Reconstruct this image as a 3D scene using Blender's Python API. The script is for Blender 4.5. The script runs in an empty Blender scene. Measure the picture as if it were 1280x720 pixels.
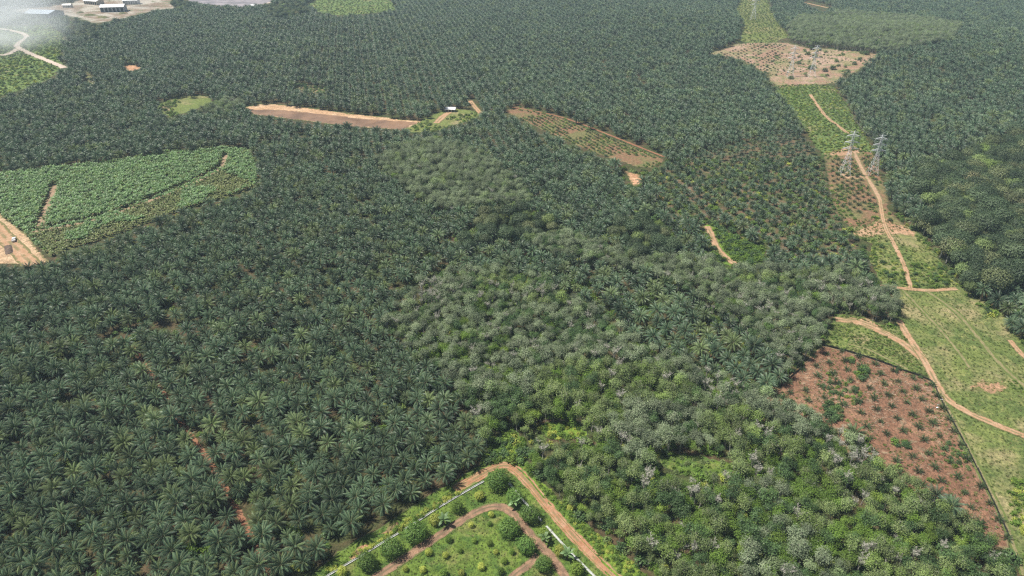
import bpy, math, random
import numpy as np
from mathutils import Vector, Matrix, geometry as mgeo

sc = bpy.context.scene
R = math.radians
rs = np.random.RandomState(7)
random.seed(7)

# ------------------------------------------------------------------ camera
CAM_H, PITCH, FPX, CX, CY = 172.0, R(30.0), 853.33, 640.0, 360.0
cam_d = bpy.data.cameras.new("camera")
cam = bpy.data.objects.new("camera", cam_d)
sc.collection.objects.link(cam)
cam.location = (0, 0, CAM_H)
cam.rotation_euler = (R(90) - PITCH, 0, 0)
cam_d.sensor_width = 36.0
cam_d.lens = 24.0
cam_d.clip_start = 1.0
cam_d.clip_end = 20000.0
sc.camera = cam

# ------------------------------------------------------------------ sky and sun
SUN_EL, SUN_AZ = R(60), R(-80)          # azimuth from +Y towards +X
world = bpy.data.worlds.new("World")
sc.world = world
world.use_nodes = True
wn = world.node_tree.nodes; wl = world.node_tree.links
wn.clear()
sky = wn.new("ShaderNodeTexSky"); sky.sky_type = 'NISHITA'; sky.sun_disc = False
sky.sun_elevation = SUN_EL; sky.sun_rotation = SUN_AZ
sky.air_density = 1.0; sky.dust_density = 2.5; sky.ozone_density = 1.0
bg = wn.new("ShaderNodeBackground"); bg.inputs["Strength"].default_value = 0.05
wo = wn.new("ShaderNodeOutputWorld")
wl.new(sky.outputs[0], bg.inputs[0]); wl.new(bg.outputs[0], wo.inputs[0])

sun_d = bpy.data.lights.new("sun", 'SUN')
sun_d.energy = 5.0; sun_d.angle = R(1.2); sun_d.color = (1.0, 0.95, 0.87)
sun = bpy.data.objects.new("sun", sun_d)
sc.collection.objects.link(sun)
sd = Vector((math.sin(SUN_AZ) * math.cos(SUN_EL), math.cos(SUN_AZ) * math.cos(SUN_EL), math.sin(SUN_EL)))
sun.rotation_euler = sd.to_track_quat('Z', 'Y').to_euler()
sun.location = (0, 0, 400)

sc.view_settings.view_transform = 'Standard'
sc.view_settings.look = 'None'
sc.view_settings.exposure = 0.6
sc.view_settings.gamma = 1.0
sc.view_settings.use_curve_mapping = False
cy = sc.cycles
cy.max_bounces = 5; cy.diffuse_bounces = 2; cy.glossy_bounces = 2; cy.transmission_bounces = 3
cy.volume_bounces = 2; cy.transparent_max_bounces = 6
cy.caustics_reflective = False; cy.caustics_refractive = False
cy.use_denoising = False
cy.filter_width = 1.3
cy.use_adaptive_sampling = True; cy.adaptive_threshold = 0.01

# ------------------------------------------------------------------ terrain and picking helpers
BUMPS = [(560, 860, 190, 15), (230, 1020, 170, 10), (-330, 1050, 260, 6), (330, 560, 110, 5), (-120, 480, 150, 4)]
def hgt(x, y):
    x = np.asarray(x, float); y = np.asarray(y, float)
    h = 2.6 * np.sin(x / 150 + .6) * np.sin(y / 190 + .3) + 1.5 * np.sin(x / 83 + y / 110 + 1.2) + .5 * np.sin(x / 37 - y / 51)
    near = np.clip((y - 200) / 220, 0.12, 1)
    h = h * near
    for bx, by, br, bh in BUMPS:
        h = h + bh * np.exp(-((x - bx) ** 2 + (y - by) ** 2) / (br * br))
    f = np.clip((3200 - np.maximum(np.abs(x), np.abs(y))) / 900, 0, 1)
    return h * f
cF = np.array([0, math.cos(PITCH), -math.sin(PITCH)]); cU = np.array([0, math.sin(PITCH), math.cos(PITCH)])
def proj(x, y, z):
    dz = z - CAM_H
    zc = np.maximum(y * cF[1] + dz * cF[2], 1.0)
    return CX + FPX * x / zc, CY - FPX * (y * cU[1] + dz * cU[2]) / zc, zc
def W(u, v, up=0.0):
    a = (u - CX) / FPX; b = -(v - CY) / FPX
    d = np.array([a, cF[1] + b * cU[1], cF[2] + b * cU[2]])
    z = 0.0
    for _ in range(25):
        t = (z + up - CAM_H) / d[2]
        z = float(hgt(d[0] * t, d[1] * t))
    return np.array([d[0] * t, d[1] * t])
def WP(pts): return np.array([W(u, v) for u, v in pts])
def inpoly(u, v, poly):
    poly = np.asarray(poly, float); u = np.asarray(u); v = np.asarray(v)
    c = np.zeros(u.shape, bool); n = len(poly); j = n - 1
    for i in range(n):
        xi, yi = poly[i]; xj, yj = poly[j]
        if yi != yj:
            c ^= ((yi > v) != (yj > v)) & (u < (xj - xi) * (v - yi) / (yj - yi) + xi)
        j = i
    return c
def vnoise(x, y, s, seed=0):
    x = np.asarray(x) / s + seed * 17.3; y = np.asarray(y) / s - seed * 9.1
    xi = np.floor(x).astype(np.int64); yi = np.floor(y).astype(np.int64)
    fx = x - xi; fy = y - yi; fx = fx * fx * (3 - 2 * fx); fy = fy * fy * (3 - 2 * fy)
    def hsh(a, b):
        k = (a * 374761393 + b * 668265263 + seed * 1442695) & 0x7fffffff
        k = ((k ^ (k >> 13)) * 1274126177) & 0x7fffffff
        return ((k ^ (k >> 16)) & 0xffff) / 65535.0
    return (hsh(xi, yi) * (1 - fx) + hsh(xi + 1, yi) * fx) * (1 - fy) + (hsh(xi, yi + 1) * (1 - fx) + hsh(xi + 1, yi + 1) * fx) * fy

# ------------------------------------------------------------------ scene graph helpers
COL = sc.collection
def link(o): COL.objects.link(o); return o
def tag(o, label=None, cat=None, group=None, kind=None):
    if label: o["label"] = label
    if cat: o["category"] = cat
    if group: o["group"] = group
    if kind: o["kind"] = kind
    return o
def mobj(name, me, parent=None, loc=None, rz=0.0, scl=None):
    o = bpy.data.objects.new(name, me); link(o)
    if parent is not None: o.parent = parent
    if loc is not None: o.location = loc
    if rz: o.rotation_euler = (0, 0, rz)
    if scl is not None: o.scale = scl if hasattr(scl, '__len__') else (scl,) * 3
    return o
def empty(name, loc, rz=0.0, scl=1.0):
    o = bpy.data.objects.new(name, None); link(o)
    o.location = loc; o.rotation_euler = (0, 0, rz); o.scale = (scl,) * 3
    o.empty_display_size = .5
    return o

class G:
    """faces with a tint value and a material index"""
    def __init__(s): s.V = []; s.F = []; s.T = []; s.M = []
    def add(s, vs, fs, t=0.5, m=0):
        b = len(s.V); s.V.extend([tuple(map(float, p)) for p in vs])
        for f in fs: s.F.append(tuple(b + i for i in f)); s.T.append(float(t)); s.M.append(m)
    def join(s, o, M=None):
        b = len(s.V)
        s.V.extend(tuple(M @ Vector(p)) for p in o.V) if M is not None else s.V.extend(o.V)
        s.F.extend(tuple(b + i for i in f) for f in o.F); s.T.extend(o.T); s.M.extend(o.M)
        return s
    def box(s, c, d, rz=0.0, t=.5, m=0):
        ca, sa = math.cos(rz), math.sin(rz); vs = []
        for z in (-.5, .5):
            for x, y in ((-.5, -.5), (.5, -.5), (.5, .5), (-.5, .5)):
                X, Y = x * d[0], y * d[1]
                vs.append((c[0] + X * ca - Y * sa, c[1] + X * sa + Y * ca, c[2] + z * d[2]))
        s.add(vs, [(3, 2, 1, 0), (4, 5, 6, 7), (0, 1, 5, 4), (1, 2, 6, 5), (2, 3, 7, 6), (3, 0, 4, 7)], t, m)
    def tube(s, pts, rad, n=5, t=.5, m=0, cap=True):
        pts = [Vector(p) for p in pts]; vs = []; fs = []
        for i, p in enumerate(pts):
            d = (pts[min(i + 1, len(pts) - 1)] - pts[max(i - 1, 0)])
            d = d.normalized() if d.length > 1e-6 else Vector((0, 0, 1))
            a = d.cross(Vector((0, 0, 1)) if abs(d.z) < .9 else Vector((1, 0, 0))).normalized(); b = d.cross(a)
            r = rad[i] if hasattr(rad, '__len__') else rad
            for k in range(n):
                th = 2 * math.pi * k / n
                vs.append(p + (a * math.cos(th) + b * math.sin(th)) * r)
        for i in range(len(pts) - 1):
            for k in range(n):
                k2 = (k + 1) % n
                fs.append((i * n + k, i * n + k2, (i + 1) * n + k2, (i + 1) * n + k))
        if cap: fs.append(tuple(range(n - 1, -1, -1))); fs.append(tuple((len(pts) - 1) * n + k for k in range(n)))
        s.add(vs, fs, t, m)
    def mesh(s, name, mats, smooth=False):
        me = bpy.data.meshes.new(name)
        me.from_pydata(s.V, [], s.F)
        if len(mats) > 1: me.polygons.foreach_set("material_index", s.M)
        a = me.attributes.new("tint", 'FLOAT', 'FACE'); a.data.foreach_set("value", s.T)
        for m in mats: me.materials.append(m)
        if smooth: me.polygons.foreach_set("use_smooth", [True] * len(me.polygons))
        me.update(); return me

# ------------------------------------------------------------------ materials
def newmat(name):
    m = bpy.data.materials.new(name); m.use_nodes = True
    nt = m.node_tree; nt.nodes.clear()
    out = nt.nodes.new("ShaderNodeOutputMaterial")
    return m, nt, out
class NB:
    def __init__(s, nt): s.nt = nt
    def n(s, t, **kw):
        x = s.nt.nodes.new(t)
        for k, v in kw.items(): setattr(x, k, v)
        return x
    def set(s, sock, v):
        if isinstance(v, bpy.types.NodeSocket): s.nt.links.new(v, sock)
        else: sock.default_value = v
    def math(s, op, a, b=0.0, clamp=False):
        x = s.n("ShaderNodeMath", operation=op); x.use_clamp = clamp
        s.set(x.inputs[0], a); s.set(x.inputs[1], b); return x.outputs[0]
    def mix(s, f, a, b, blend='MIX'):
        x = s.n("ShaderNodeMix", data_type='RGBA', blend_type=blend)
        s.set(x.inputs[0], f)
        s.set(x.inputs[6], a if isinstance(a, bpy.types.NodeSocket) else (*a, 1))
        s.set(x.inputs[7], b if isinstance(b, bpy.types.NodeSocket) else (*b, 1)); return x.outputs[2]
    def noise(s, scale, detail=3, rough=.55, vec=None, dist=0.0):
        x = s.n("ShaderNodeTexNoise"); x.inputs["Scale"].default_value = scale
        x.inputs["Detail"].default_value = detail; x.inputs["Roughness"].default_value = rough
        x.inputs["Distortion"].default_value = dist
        if vec is None:
            g = s.n("ShaderNodeNewGeometry"); vec = g.outputs["Position"]
        s.nt.links.new(vec, x.inputs["Vector"]); return x.outputs[0]
    def ramp(s, f, lo, hi):
        x = s.n("ShaderNodeMapRange", interpolation_type='SMOOTHSTEP')
        s.set(x.inputs[0], f); x.inputs[1].default_value = lo; x.inputs[2].default_value = hi; return x.outputs[0]
    def attr(s, name):
        x = s.n("ShaderNodeAttribute"); x.attribute_name = name; return x.outputs["Fac"]
    def bump(s, h, dist, strength=1.0):
        x = s.n("ShaderNodeBump"); x.inputs["Distance"].default_value = dist; x.inputs["Strength"].default_value = strength
        s.nt.links.new(h, x.inputs["Height"]); return x.outputs[0]

def leafmat(name, c1, c2, c3=None, rough=.5, trans=.18, dead=(.22, .14, .07), spec=.2, vary=.6):
    m, nt, out = newmat(name); b = NB(nt)
    oi = b.n("ShaderNodeObjectInfo"); rnd = oi.outputs["Random"]
    t = b.attr("tint")
    f = b.math('ADD', b.math('MULTIPLY', t, .65), b.math('MULTIPLY', rnd, .35), True)
    col = b.mix(f, c1, c2)
    if c3:
        col = b.mix(b.ramp(b.math('FRACT', b.math('MULTIPLY', rnd, 7.31)), .70, 1.0), col, c3)
    val = b.math('ADD', b.math('MULTIPLY', b.math('FRACT', b.math('MULTIPLY', rnd, 13.7)), vary), 1 - vary / 2)
    hs = b.n("ShaderNodeHueSaturation"); b.set(hs.inputs["Value"], val); b.set(hs.inputs["Color"], col)
    col = hs.outputs[0]
    col = b.mix(b.math('GREATER_THAN', t, 1.5), col, dead)
    p = b.n("ShaderNodeBsdfPrincipled")
    b.set(p.inputs["Base Color"], col); p.inputs["Roughness"].default_value = rough
    p.inputs["Specular IOR Level"].default_value = spec
    if trans > 0:
        tr = b.n("ShaderNodeBsdfTranslucent")
        b.set(tr.inputs["Color"], b.mix(1.0, col, (1.12, 1.22, .78), 'MULTIPLY'))
        mx = b.n("ShaderNodeMixShader"); mx.inputs[0].default_value = trans
        nt.links.new(p.outputs[0], mx.inputs[1]); nt.links.new(tr.outputs[0], mx.inputs[2])
        nt.links.new(mx.outputs[0], out.inputs["Surface"])
    else:
        nt.links.new(p.outputs[0], out.inputs["Surface"])
    return m
def plain(name, c, rough=.7, var=.25, scale=1.5, metal=0.0, c2=None, spec=.4):
    m, nt, out = newmat(name); b = NB(nt)
    n = b.noise(scale, 4, .6)
    lo = tuple(x * (1 - var) for x in c); hi = c2 if c2 else tuple(min(1, x * (1 + var)) for x in c)
    p = b.n("ShaderNodeBsdfPrincipled"); b.set(p.inputs["Base Color"], b.mix(b.ramp(n, .3, .7), lo, hi))
    p.inputs["Roughness"].default_value = rough; p.inputs["Metallic"].default_value = metal
    p.inputs["Specular IOR Level"].default_value = spec
    nt.links.new(p.outputs[0], out.inputs["Surface"]); return m
def groundmat(name, layers, rough=.9, edge=None, bump=(.5, .12)):
    """layers: base colour then (colour, noise scale, lo, hi); edge: (colour, metres) creeping in at the rim"""
    m, nt, out = newmat(name); b = NB(nt)
    col = layers[0]
    fine = b.noise(2.2, 4, .7); mid = b.noise(.55, 5, .72)
    for i, (c, s, lo, hi) in enumerate(layers[1:]):
        col = b.mix(b.ramp(b.noise(s, 4, .62, dist=.6), lo, hi), col, c)
    col = b.mix(b.ramp(fine, .25, .75), b.mix(1.0, col, (.72, .72, .74), 'MULTIPLY'), b.mix(1.0, col, (1.22, 1.2, 1.16), 'MULTIPLY'))
    col = b.mix(b.ramp(mid, .32, .68), b.mix(1.0, col, (.62, .66, .6), 'MULTIPLY'), b.mix(1.0, col, (1.3, 1.27, 1.2), 'MULTIPLY'))
    if edge:
        e = b.attr("edge")
        nz = b.math('MULTIPLY', b.math('SUBTRACT', b.noise(.35, 4, .65), .45), edge[1] * 3.2)
        f = b.ramp(b.math('ADD', e, nz), edge[1] * .15, edge[1] * .7)
        col = b.mix(f, edge[0], col)
    p = b.n("ShaderNodeBsdfPrincipled"); b.set(p.inputs["Base Color"], col)
    p.inputs["Roughness"].default_value = rough; p.inputs["Specular IOR Level"].default_value = .15
    nt.links.new(b.bump(b.noise(bump[0], 5, .7), bump[1] * 4), p.inputs["Normal"])
    nt.links.new(p.outputs[0], out.inputs["Surface"]); return m

GRASS = (.13, .165, .05); GRASS_DK = (.085, .122, .038); GRASS_YL = (.2, .21, .08)
STRAW = (.24, .21, .115); SOIL_PALE = (.40, .28, .185); SOIL_RED = (.2, .108, .072); SOIL_ORANGE = (.36, .20, .12)
FLOOR = (.05, .062, .024)
M_floor = groundmat("forest floor", [FLOOR, ((.08, .058, .034), .06, .42, .62), ((.045, .075, .02), .11, .55, .7)])
M_grass_corr = groundmat("corridor grass", [GRASS, (GRASS_DK, .045, .42, .6), (STRAW, .035, .46, .66), (GRASS_YL, .16, .5, .7), (SOIL_PALE, .06, .72, .8)], edge=(GRASS_DK, 2.0))
M_grass_orch = groundmat("orchard grass", [(.1, .155, .03), ((.06, .11, .025), .12, .45, .62), ((.16, .165, .06), .09, .52, .72), ((.24, .2, .12), .2, .68, .8)], edge=(GRASS_DK, 1.0))
M_grass_far = groundmat("far grass", [(.13, .185, .06), ((.095, .145, .048), .02, .4, .6), (STRAW, .03, .55, .72)], edge=(GRASS_DK, 4.0))
M_grass_dry = groundmat("dry grass", [(.15, .165, .06), (GRASS, .02, .4, .6), (STRAW, .05, .52, .72)], edge=(GRASS_DK, 3.0))
M_red = groundmat("red soil", [SOIL_RED, ((.26, .15, .1), .06, .48, .64), ((.27, .215, .15), .25, .54, .72), ((.10, .08, .045), .5, .6, .74), ((.1, .115, .04), .12, .62, .74)], edge=((.2, .17, .09), 1.2), bump=(.9, .2))
M_clear = groundmat("cleared soil", [(.27, .168, .125), ((.34, .24, .19), .02, .45, .6), ((.22, .19, .11), .05, .45, .62), ((.12, .14, .055), .07, .52, .66), ((.32, .18, .12), .03, .62, .7)], edge=((.11, .12, .05), 6.0))
M_brownplot = groundmat("replanted soil", [(.2, .118, .075), ((.14, .135, .06), .05, .42, .6), ((.3, .19, .12), .03, .62, .75)], edge=((.09, .08, .04), 3.0))
M_fieldsoil = groundmat("field soil", [(.085, .1, .04), ((.12, .11, .055), .1, .45, .65)], edge=(FLOOR, 1.5))
M_bright = groundmat("ground creeper", [(.13, .2, .03), ((.08, .145, .025), .15, .4, .6), ((.2, .25, .045), .3, .55, .7)], edge=((.07, .11, .025), .8))
M_yard = groundmat("concrete yard", [(.37, .34, .31), ((.22, .165, .13), .025, .42, .56), ((.14, .15, .09), .05, .52, .66), ((.45, .43, .4), .02, .62, .7)], edge=((.11, .12, .06), 8.0))
def roadmat(name, c, c2, edge, verge=.9, centre=None):
    m, nt, out = newmat(name); b = NB(nt)
    col = b.mix(b.ramp(b.noise(.35, 4, .65), .38, .66), c, c2)
    col = b.mix(b.ramp(b.noise(2.5, 4, .7), .25, .75), b.mix(1.0, col, (.8, .78, .77), 'MULTIPLY'), b.mix(1.0, col, (1.14, 1.14, 1.14), 'MULTIPLY'))
    ac = b.math('ABSOLUTE', b.attr("across"))
    if centre:
        f = b.math('MULTIPLY', b.ramp(ac, .33, .08), b.ramp(b.noise(.12, 4, .7), .42, .58))
        col = b.mix(f, col, centre)
    e = b.math('ADD', ac, b.math('MULTIPLY', b.math('SUBTRACT', b.noise(.33, 5, .75), .5), 1.5))
    col = b.mix(b.ramp(e, verge - .12, verge + .1), col, edge)
    p = b.n("ShaderNodeBsdfPrincipled"); b.set(p.inputs["Base Color"], col)
    p.inputs["Roughness"].default_value = .95; p.inputs["Specular IOR Level"].default_value = .1
    nt.links.new(b.bump(b.noise(1.2, 5, .7), .35), p.inputs["Normal"])
    nt.links.new(p.outputs[0], out.inputs["Surface"]); return m
M_road_or = roadmat("orange laterite", (.33, .17, .095), (.39, .235, .15), GRASS, .86, (.2, .155, .075))
M_road_in = roadmat("brown track", (.185, .12, .082), (.31, .195, .125), (.12, .13, .05), .8, (.15, .115, .07))
M_road_pale = roadmat("pale sandy track", (.36, .22, .13), (.42, .285, .185), (.15, .14, .06), .74, (.2, .165, .085))
M_road_faint = roadmat("worn wheel track", (.17, .165, .075), (.25, .215, .115), (.105, .135, .04), .42)
M_road_red = roadmat("red track", (.23, .105, .062), (.28, .15, .09), (.07, .065, .03), .62)
M_road_white = roadmat("white gravel road", (.45, .37, .31), (.52, .45, .38), (.17, .165, .09), .8)
M_bark = plain("palm trunk bark", (.10, .082, .06), .9, .4, 3)
M_bark_pale = plain("pale grey bark", (.40, .38, .335), .85, .3, 2)
M_bark_dark = plain("brown bark", (.12, .095, .07), .9, .3, 2)
M_palm = leafmat("palm frond green", (.018, .047, .025), (.09, .152, .079), (.112, .158, .055), rough=.45, trans=.07, spec=.32, vary=.75)
M_palm_rachis = leafmat("palm frond rib", (.15, .18, .09), (.21, .23, .12), rough=.5, trans=0.0)
M_youngpalm = leafmat("young palm green", (.04, .068, .028), (.07, .105, .042), rough=.45, trans=.15)
L_grey = leafmat("grey green leaves", (.095, .136, .075), (.285, .335, .205), (.19, .26, .11), rough=.6, vary=.7, trans=.28)
L_olive = leafmat("olive leaves", (.088, .138, .05), (.245, .305, .115), (.2, .285, .075), rough=.6, vary=.7, trans=.28)
L_green = leafmat("dark green leaves", (.042, .085, .032), (.09, .15, .052), (.10, .175, .045), rough=.45)
L_bright = leafmat("bright green leaves", (.075, .14, .022), (.15, .24, .04), (.18, .26, .045), rough=.5, trans=.25)
L_yellow = leafmat("yellow green leaves", (.26, .32, .05), (.44, .46, .11), rough=.5, trans=.3)
L_forest = leafmat("forest leaves", (.036, .064, .032), (.10, .14, .07), (.13, .155, .07), rough=.5)
L_forest2 = leafmat("pale forest leaves", (.1, .125, .055), (.185, .2, .1), (.2, .19, .1), rough=.55)
L_mango = leafmat("glossy fruit tree leaves", (.048, .11, .026), (.15, .25, .052), rough=.5, trans=.2, spec=.2)
L_banana = leafmat("banana leaf", (.11, .2, .075), (.21, .32, .135), (.16, .23, .07), rough=.45, trans=.3, spec=.3, dead=(.22, .17, .08))
L_banana_old = leafmat("yellowing crop leaf", (.10, .14, .045), (.2, .22, .085), rough=.45, trans=.2, dead=(.25, .17, .09))
L_grassblade = leafmat("grass blades", (.115, .165, .042), (.2, .24, .075), (.28, .26, .12), rough=.6, trans=.2)
L_dry = leafmat("dry litter", (.22, .165, .11), (.36, .29, .21), rough=.8, trans=0.0)

# ------------------------------------------------------------------ ground sheet
def gridmesh(name, xs, ys, mat):
    X, Y = np.meshgrid(xs, ys); Z = hgt(X, Y)
    co = np.stack([X, Y, Z], -1).reshape(-1, 3)
    nx, ny = len(xs), len(ys)
    i = (np.arange(ny - 1)[:, None] * nx + np.arange(nx - 1)[None, :]).ravel()
    q = np.stack([i, i + 1, i + nx + 1, i + nx], -1)
    me = bpy.data.meshes.new(name)
    me.vertices.add(len(co)); me.vertices.foreach_set("co", co.ravel())
    me.loops.add(q.size); me.loops.foreach_set("vertex_index", q.ravel())
    me.polygons.add(len(q)); me.polygons.foreach_set("loop_start", np.arange(0, q.size, 4))
    me.polygons.foreach_set("use_smooth", np.ones(len(q), bool))
    me.update(calc_edges=True); me.validate(); me.materials.append(mat); return me
xs = np.concatenate([[-4000, -3300, -2700, -2200, -1800, -1500, -1300], np.arange(-1180, 1181, 5.0), [1300, 1500, 1800, 2200, 2700, 3300, 4000]])
ys = np.concatenate([[-4000, -2500, -1500, -800, -400, -150, 0], np.arange(60, 1700, 5.0), [1800, 2000, 2300, 2700, 3300, 4000]])
tag(mobj("ground", gridmesh("ground", xs, ys, M_floor)), kind="structure")

def densify(P, step, closed=True):
    out = []; n = len(P)
    for i in range(n if closed else n - 1):
        a, b = P[i], P[(i + 1) % n]; k = max(1, int(np.linalg.norm(b - a) / step))
        for j in range(k): out.append(a + (b - a) * j / k)
    if not closed: out.append(P[-1])
    return np.array(out)
def patch(name, px, mat, off=.06, res=4.0, jit=.6, kind="structure", flat=None):
    P = densify(WP(px), res * .5)
    P = P + rs.normal(0, jit * .4, P.shape) + np.stack([vnoise(P[:, 0], P[:, 1], 9, 3) - .5, vnoise(P[:, 0], P[:, 1], 9, 5) - .5], -1) * jit * 2
    lo, hi = P.min(0), P.max(0)
    gx, gy = np.meshgrid(np.arange(lo[0], hi[0], res), np.arange(lo[1], hi[1], res))
    Q = np.stack([gx.ravel(), gy.ravel()], -1)
    Q = Q[inpoly(Q[:, 0], Q[:, 1], P)]
    d = np.array([np.sqrt(((P - q) ** 2).sum(1).min()) for q in Q]) if len(Q) else np.zeros(0)
    Q = Q[d > res * .35]; d = d[d > res * .35]
    A = np.concatenate([P, Q]) if len(Q) else P
    n = len(P)
    vo, eo, fo, ov, oe, of = mgeo.delaunay_2d_cdt([Vector(p) for p in A], [], [list(range(n))], 1, 1e-4)
    co = np.array([tuple(p) for p in vo]); z = hgt(co[:, 0], co[:, 1]) + off
    if flat is not None: z[:] = flat
    ed = np.zeros(len(co))
    for i, o_ in enumerate(ov):
        if o_ and o_[0] >= n: ed[i] = d[o_[0] - n]
    me = bpy.data.meshes.new(name)
    me.from_pydata([(float(a), float(b), float(c)) for (a, b), c in zip(co, z)], [], [tuple(f) for f in fo])
    at = me.attributes.new("edge", 'FLOAT', 'POINT'); at.data.foreach_set("value", ed)
    me.polygons.foreach_set("use_smooth", [True] * len(me.polygons)); me.materials.append(mat)
    bmn = me; bmn.update()
    if len(me.polygons) and me.polygons[0].normal.z < 0: me.flip_normals()
    return tag(mobj(name, me), kind=kind)
def smoothline(P, step):
    P = np.asarray(P); out = []
    for i in range(len(P) - 1):
        p0 = P[max(i - 1, 0)]; p1 = P[i]; p2 = P[i + 1]; p3 = P[min(i + 2, len(P) - 1)]
        k = max(2, int(np.linalg.norm(p2 - p1) / step))
        for j in range(k):
            t = j / k
            out.append(.5 * ((2 * p1) + (p2 - p0) * t + (2 * p0 - 5 * p1 + 4 * p2 - p3) * t * t + (3 * p1 - p0 - 3 * p2 + p3) * t ** 3))
    out.append(P[-1]); return np.array(out)
ROADS = []
def road(name, px, width, mat, off=.14, ruts=.05, block=1.0, step=1.5):
    C = smoothline(WP(px), step); n = len(C)
    T = np.gradient(C, axis=0); T /= np.linalg.norm(T, axis=1)[:, None] + 1e-9; N = np.stack([-T[:, 1], T[:, 0]], -1)
    ac = np.array([-1, -.8, -.55, -.3, 0, .3, .55, .8, 1.0]); prof = np.array([0, .1, -1, -.6, .5, -.6, -1, .1, 0]) * ruts
    s = np.arange(n) * step
    V = []; A = []
    for k, a in enumerate(ac):
        wl_ = width / 2 * (1 + .35 * (vnoise(s, s * 0, 11, 2 if a < 0 else 6) - .5) + .18 * (vnoise(s, s * 0, 2.6, 4 if a < 0 else 8) - .5))
        p = C + N * (a * wl_)[:, None]
        V.append(np.concatenate([p, (hgt(p[:, 0], p[:, 1]) + off + prof[k])[:, None]], 1)); A.append(np.full(n, a))
    V = np.stack(V, 1).reshape(-1, 3); A = np.stack(A, 1).ravel(); m = len(ac)
    F = [(i * m + k, (i + 1) * m + k, (i + 1) * m + k + 1, i * m + k + 1) for i in range(n - 1) for k in range(m - 1)]
    me = bpy.data.meshes.new(name); me.from_pydata(V.tolist(), [], F)
    at = me.attributes.new("across", 'FLOAT', 'POINT'); at.data.foreach_set("value", A)
    me.polygons.foreach_set("use_smooth", [True] * len(F)); me.materials.append(mat); me.update()
    if me.polygons[0].normal.z < 0: me.flip_normals()
    if block: ROADS.append((C, width / 2 * block))
    return tag(mobj(name, me), kind="structure")

# visible outlines of the open plots
P_orch = [(362, 745), (420, 692), (482, 654), (544, 614), (590, 588), (620, 575), (642, 578), (665, 612), (710, 655), (745, 688), (790, 735), (790, 760), (380, 760)]
P_creep = [(640, 576), (657, 580), (674, 600), (694, 622), (724, 649), (750, 671), (777, 691), (802, 712), (838, 745), (775, 745), (742, 688), (700, 643), (665, 610)]
P_red = [(1028, 432), (1060, 440), (1095, 450), (1163, 476), (1180, 510), (1215, 578), (1262, 674), (1228, 658), (1200, 632), (1165, 605), (1120, 578), (1095, 550), (1050, 528), (1010, 505), (966, 488), (1000, 458)]
P_tri = [(1044, 392), (1075, 395), (1112, 410), (1124, 402), (1145, 432), (1165, 470), (1140, 466), (1095, 449), (1060, 439), (1028, 431)]
P_corr = [(1128, 362), (1195, 360), (1225, 385), (1258, 410), (1300, 450), (1300, 760), (1262, 674), (1240, 625), (1215, 578), (1180, 510), (1163, 476), (1147, 435), (1122, 402)]
P_mid = [(1063, 282), (1095, 270), (1148, 290), (1172, 320), (1200, 362), (1128, 364), (1105, 356), (1085, 325), (1090, 305), (1070, 296)]
P_plot = [(1030, 192), (1060, 188), (1092, 190), (1100, 215), (1108, 240), (1112, 262), (1135, 288), (1095, 280), (1063, 286), (1045, 262), (1036, 225)]
P_up = [(966, 108), (1000, 105), (1042, 108), (1058, 130), (1072, 158), (1094, 190), (1060, 190), (1028, 194), (1012, 172), (998, 150)]
P_clear = [(885, 68), (915, 56), (945, 53), (985, 53), (1010, 60), (1050, 62), (1097, 68), (1086, 80), (1046, 104), (1000, 108), (968, 110), (962, 96), (940, 82), (915, 72)]
P_topgrass = [(918, 12), (928, -6), (958, -6), (966, 18), (985, 46), (965, 54), (942, 54), (925, 52), (930, 30)]
P_brown = [(628, 138), (650, 133), (690, 143), (740, 163), (790, 182), (830, 199), (818, 210), (796, 209), (740, 190), (690, 168), (655, 152)]
P_pond = [(306, 134), (330, 129), (370, 133), (420, 140), (480, 147), (530, 152), (505, 162), (450, 159), (400, 153), (350, 147), (318, 143)]
P_pondside = [(500, 165), (528, 150), (548, 141), (566, 136), (590, 138), (604, 143), (585, 152), (560, 158), (540, 166)]
P_ban = [(-30, 222), (60, 213), (130, 206), (210, 193), (285, 187), (312, 190), (322, 212), (318, 236), (285, 246), (215, 268), (150, 292), (90, 312), (64, 322), (30, 292), (0, 268), (-30, 250)]
P_banold = [(36, 294), (100, 284), (160, 262), (230, 242), (278, 216), (318, 232), (285, 246), (215, 268), (150, 292), (90, 312), (64, 322)]
P_dirtleft = [(-30, 235), (0, 268), (30, 292), (62, 328), (15, 330), (-30, 330)]
P_tl = [(-30, 32), (30, 33), (60, 30), (80, 45), (76, 66), (80, 84), (62, 98), (30, 112), (0, 122), (-30, 126)]
P_yard = [(15, 12), (60, 8), (92, 3), (110, -8), (210, -8), (220, 10), (190, 14), (160, 22), (120, 30), (98, 22), (80, 20), (55, 23), (30, 20)]
P_lake = [(240, 3), (300, 9), (336, 4), (356, -8), (225, -8)]
P_tg = [(384, 6), (402, 17), (430, 20), (470, 16), (496, 13), (492, 3), (462, -8), (410, -8)]
P_gap1 = [(196, 131), (225, 122), (262, 119), (268, 130), (235, 139), (216, 147), (203, 142)]
P_gap2 = [(152, 84), (160, 81), (170, 82), (178, 85), (174, 88), (160, 89)]
P_gap3 = [(372, 106), (392, 107), (410, 112), (406, 118), (390, 117), (376, 112)]
P_gap4 = [(780, 214), (800, 218), (804, 229), (792, 233)]
P_glade1 = [(668, 536), (690, 528), (722, 530), (735, 542), (715, 549), (690, 550)]
P_glade2 = [(822, 572), (845, 567), (880, 570), (912, 578), (915, 588), (890, 596), (850, 594), (828, 584)]
P_glade3 = [(878, 284), (890, 278), (925, 300), (958, 312), (950, 330), (918, 336), (890, 320)]
P_apex = [(612, 552), (640, 540), (660, 552), (662, 578), (640, 582), (612, 582), (600, 590)]
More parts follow.
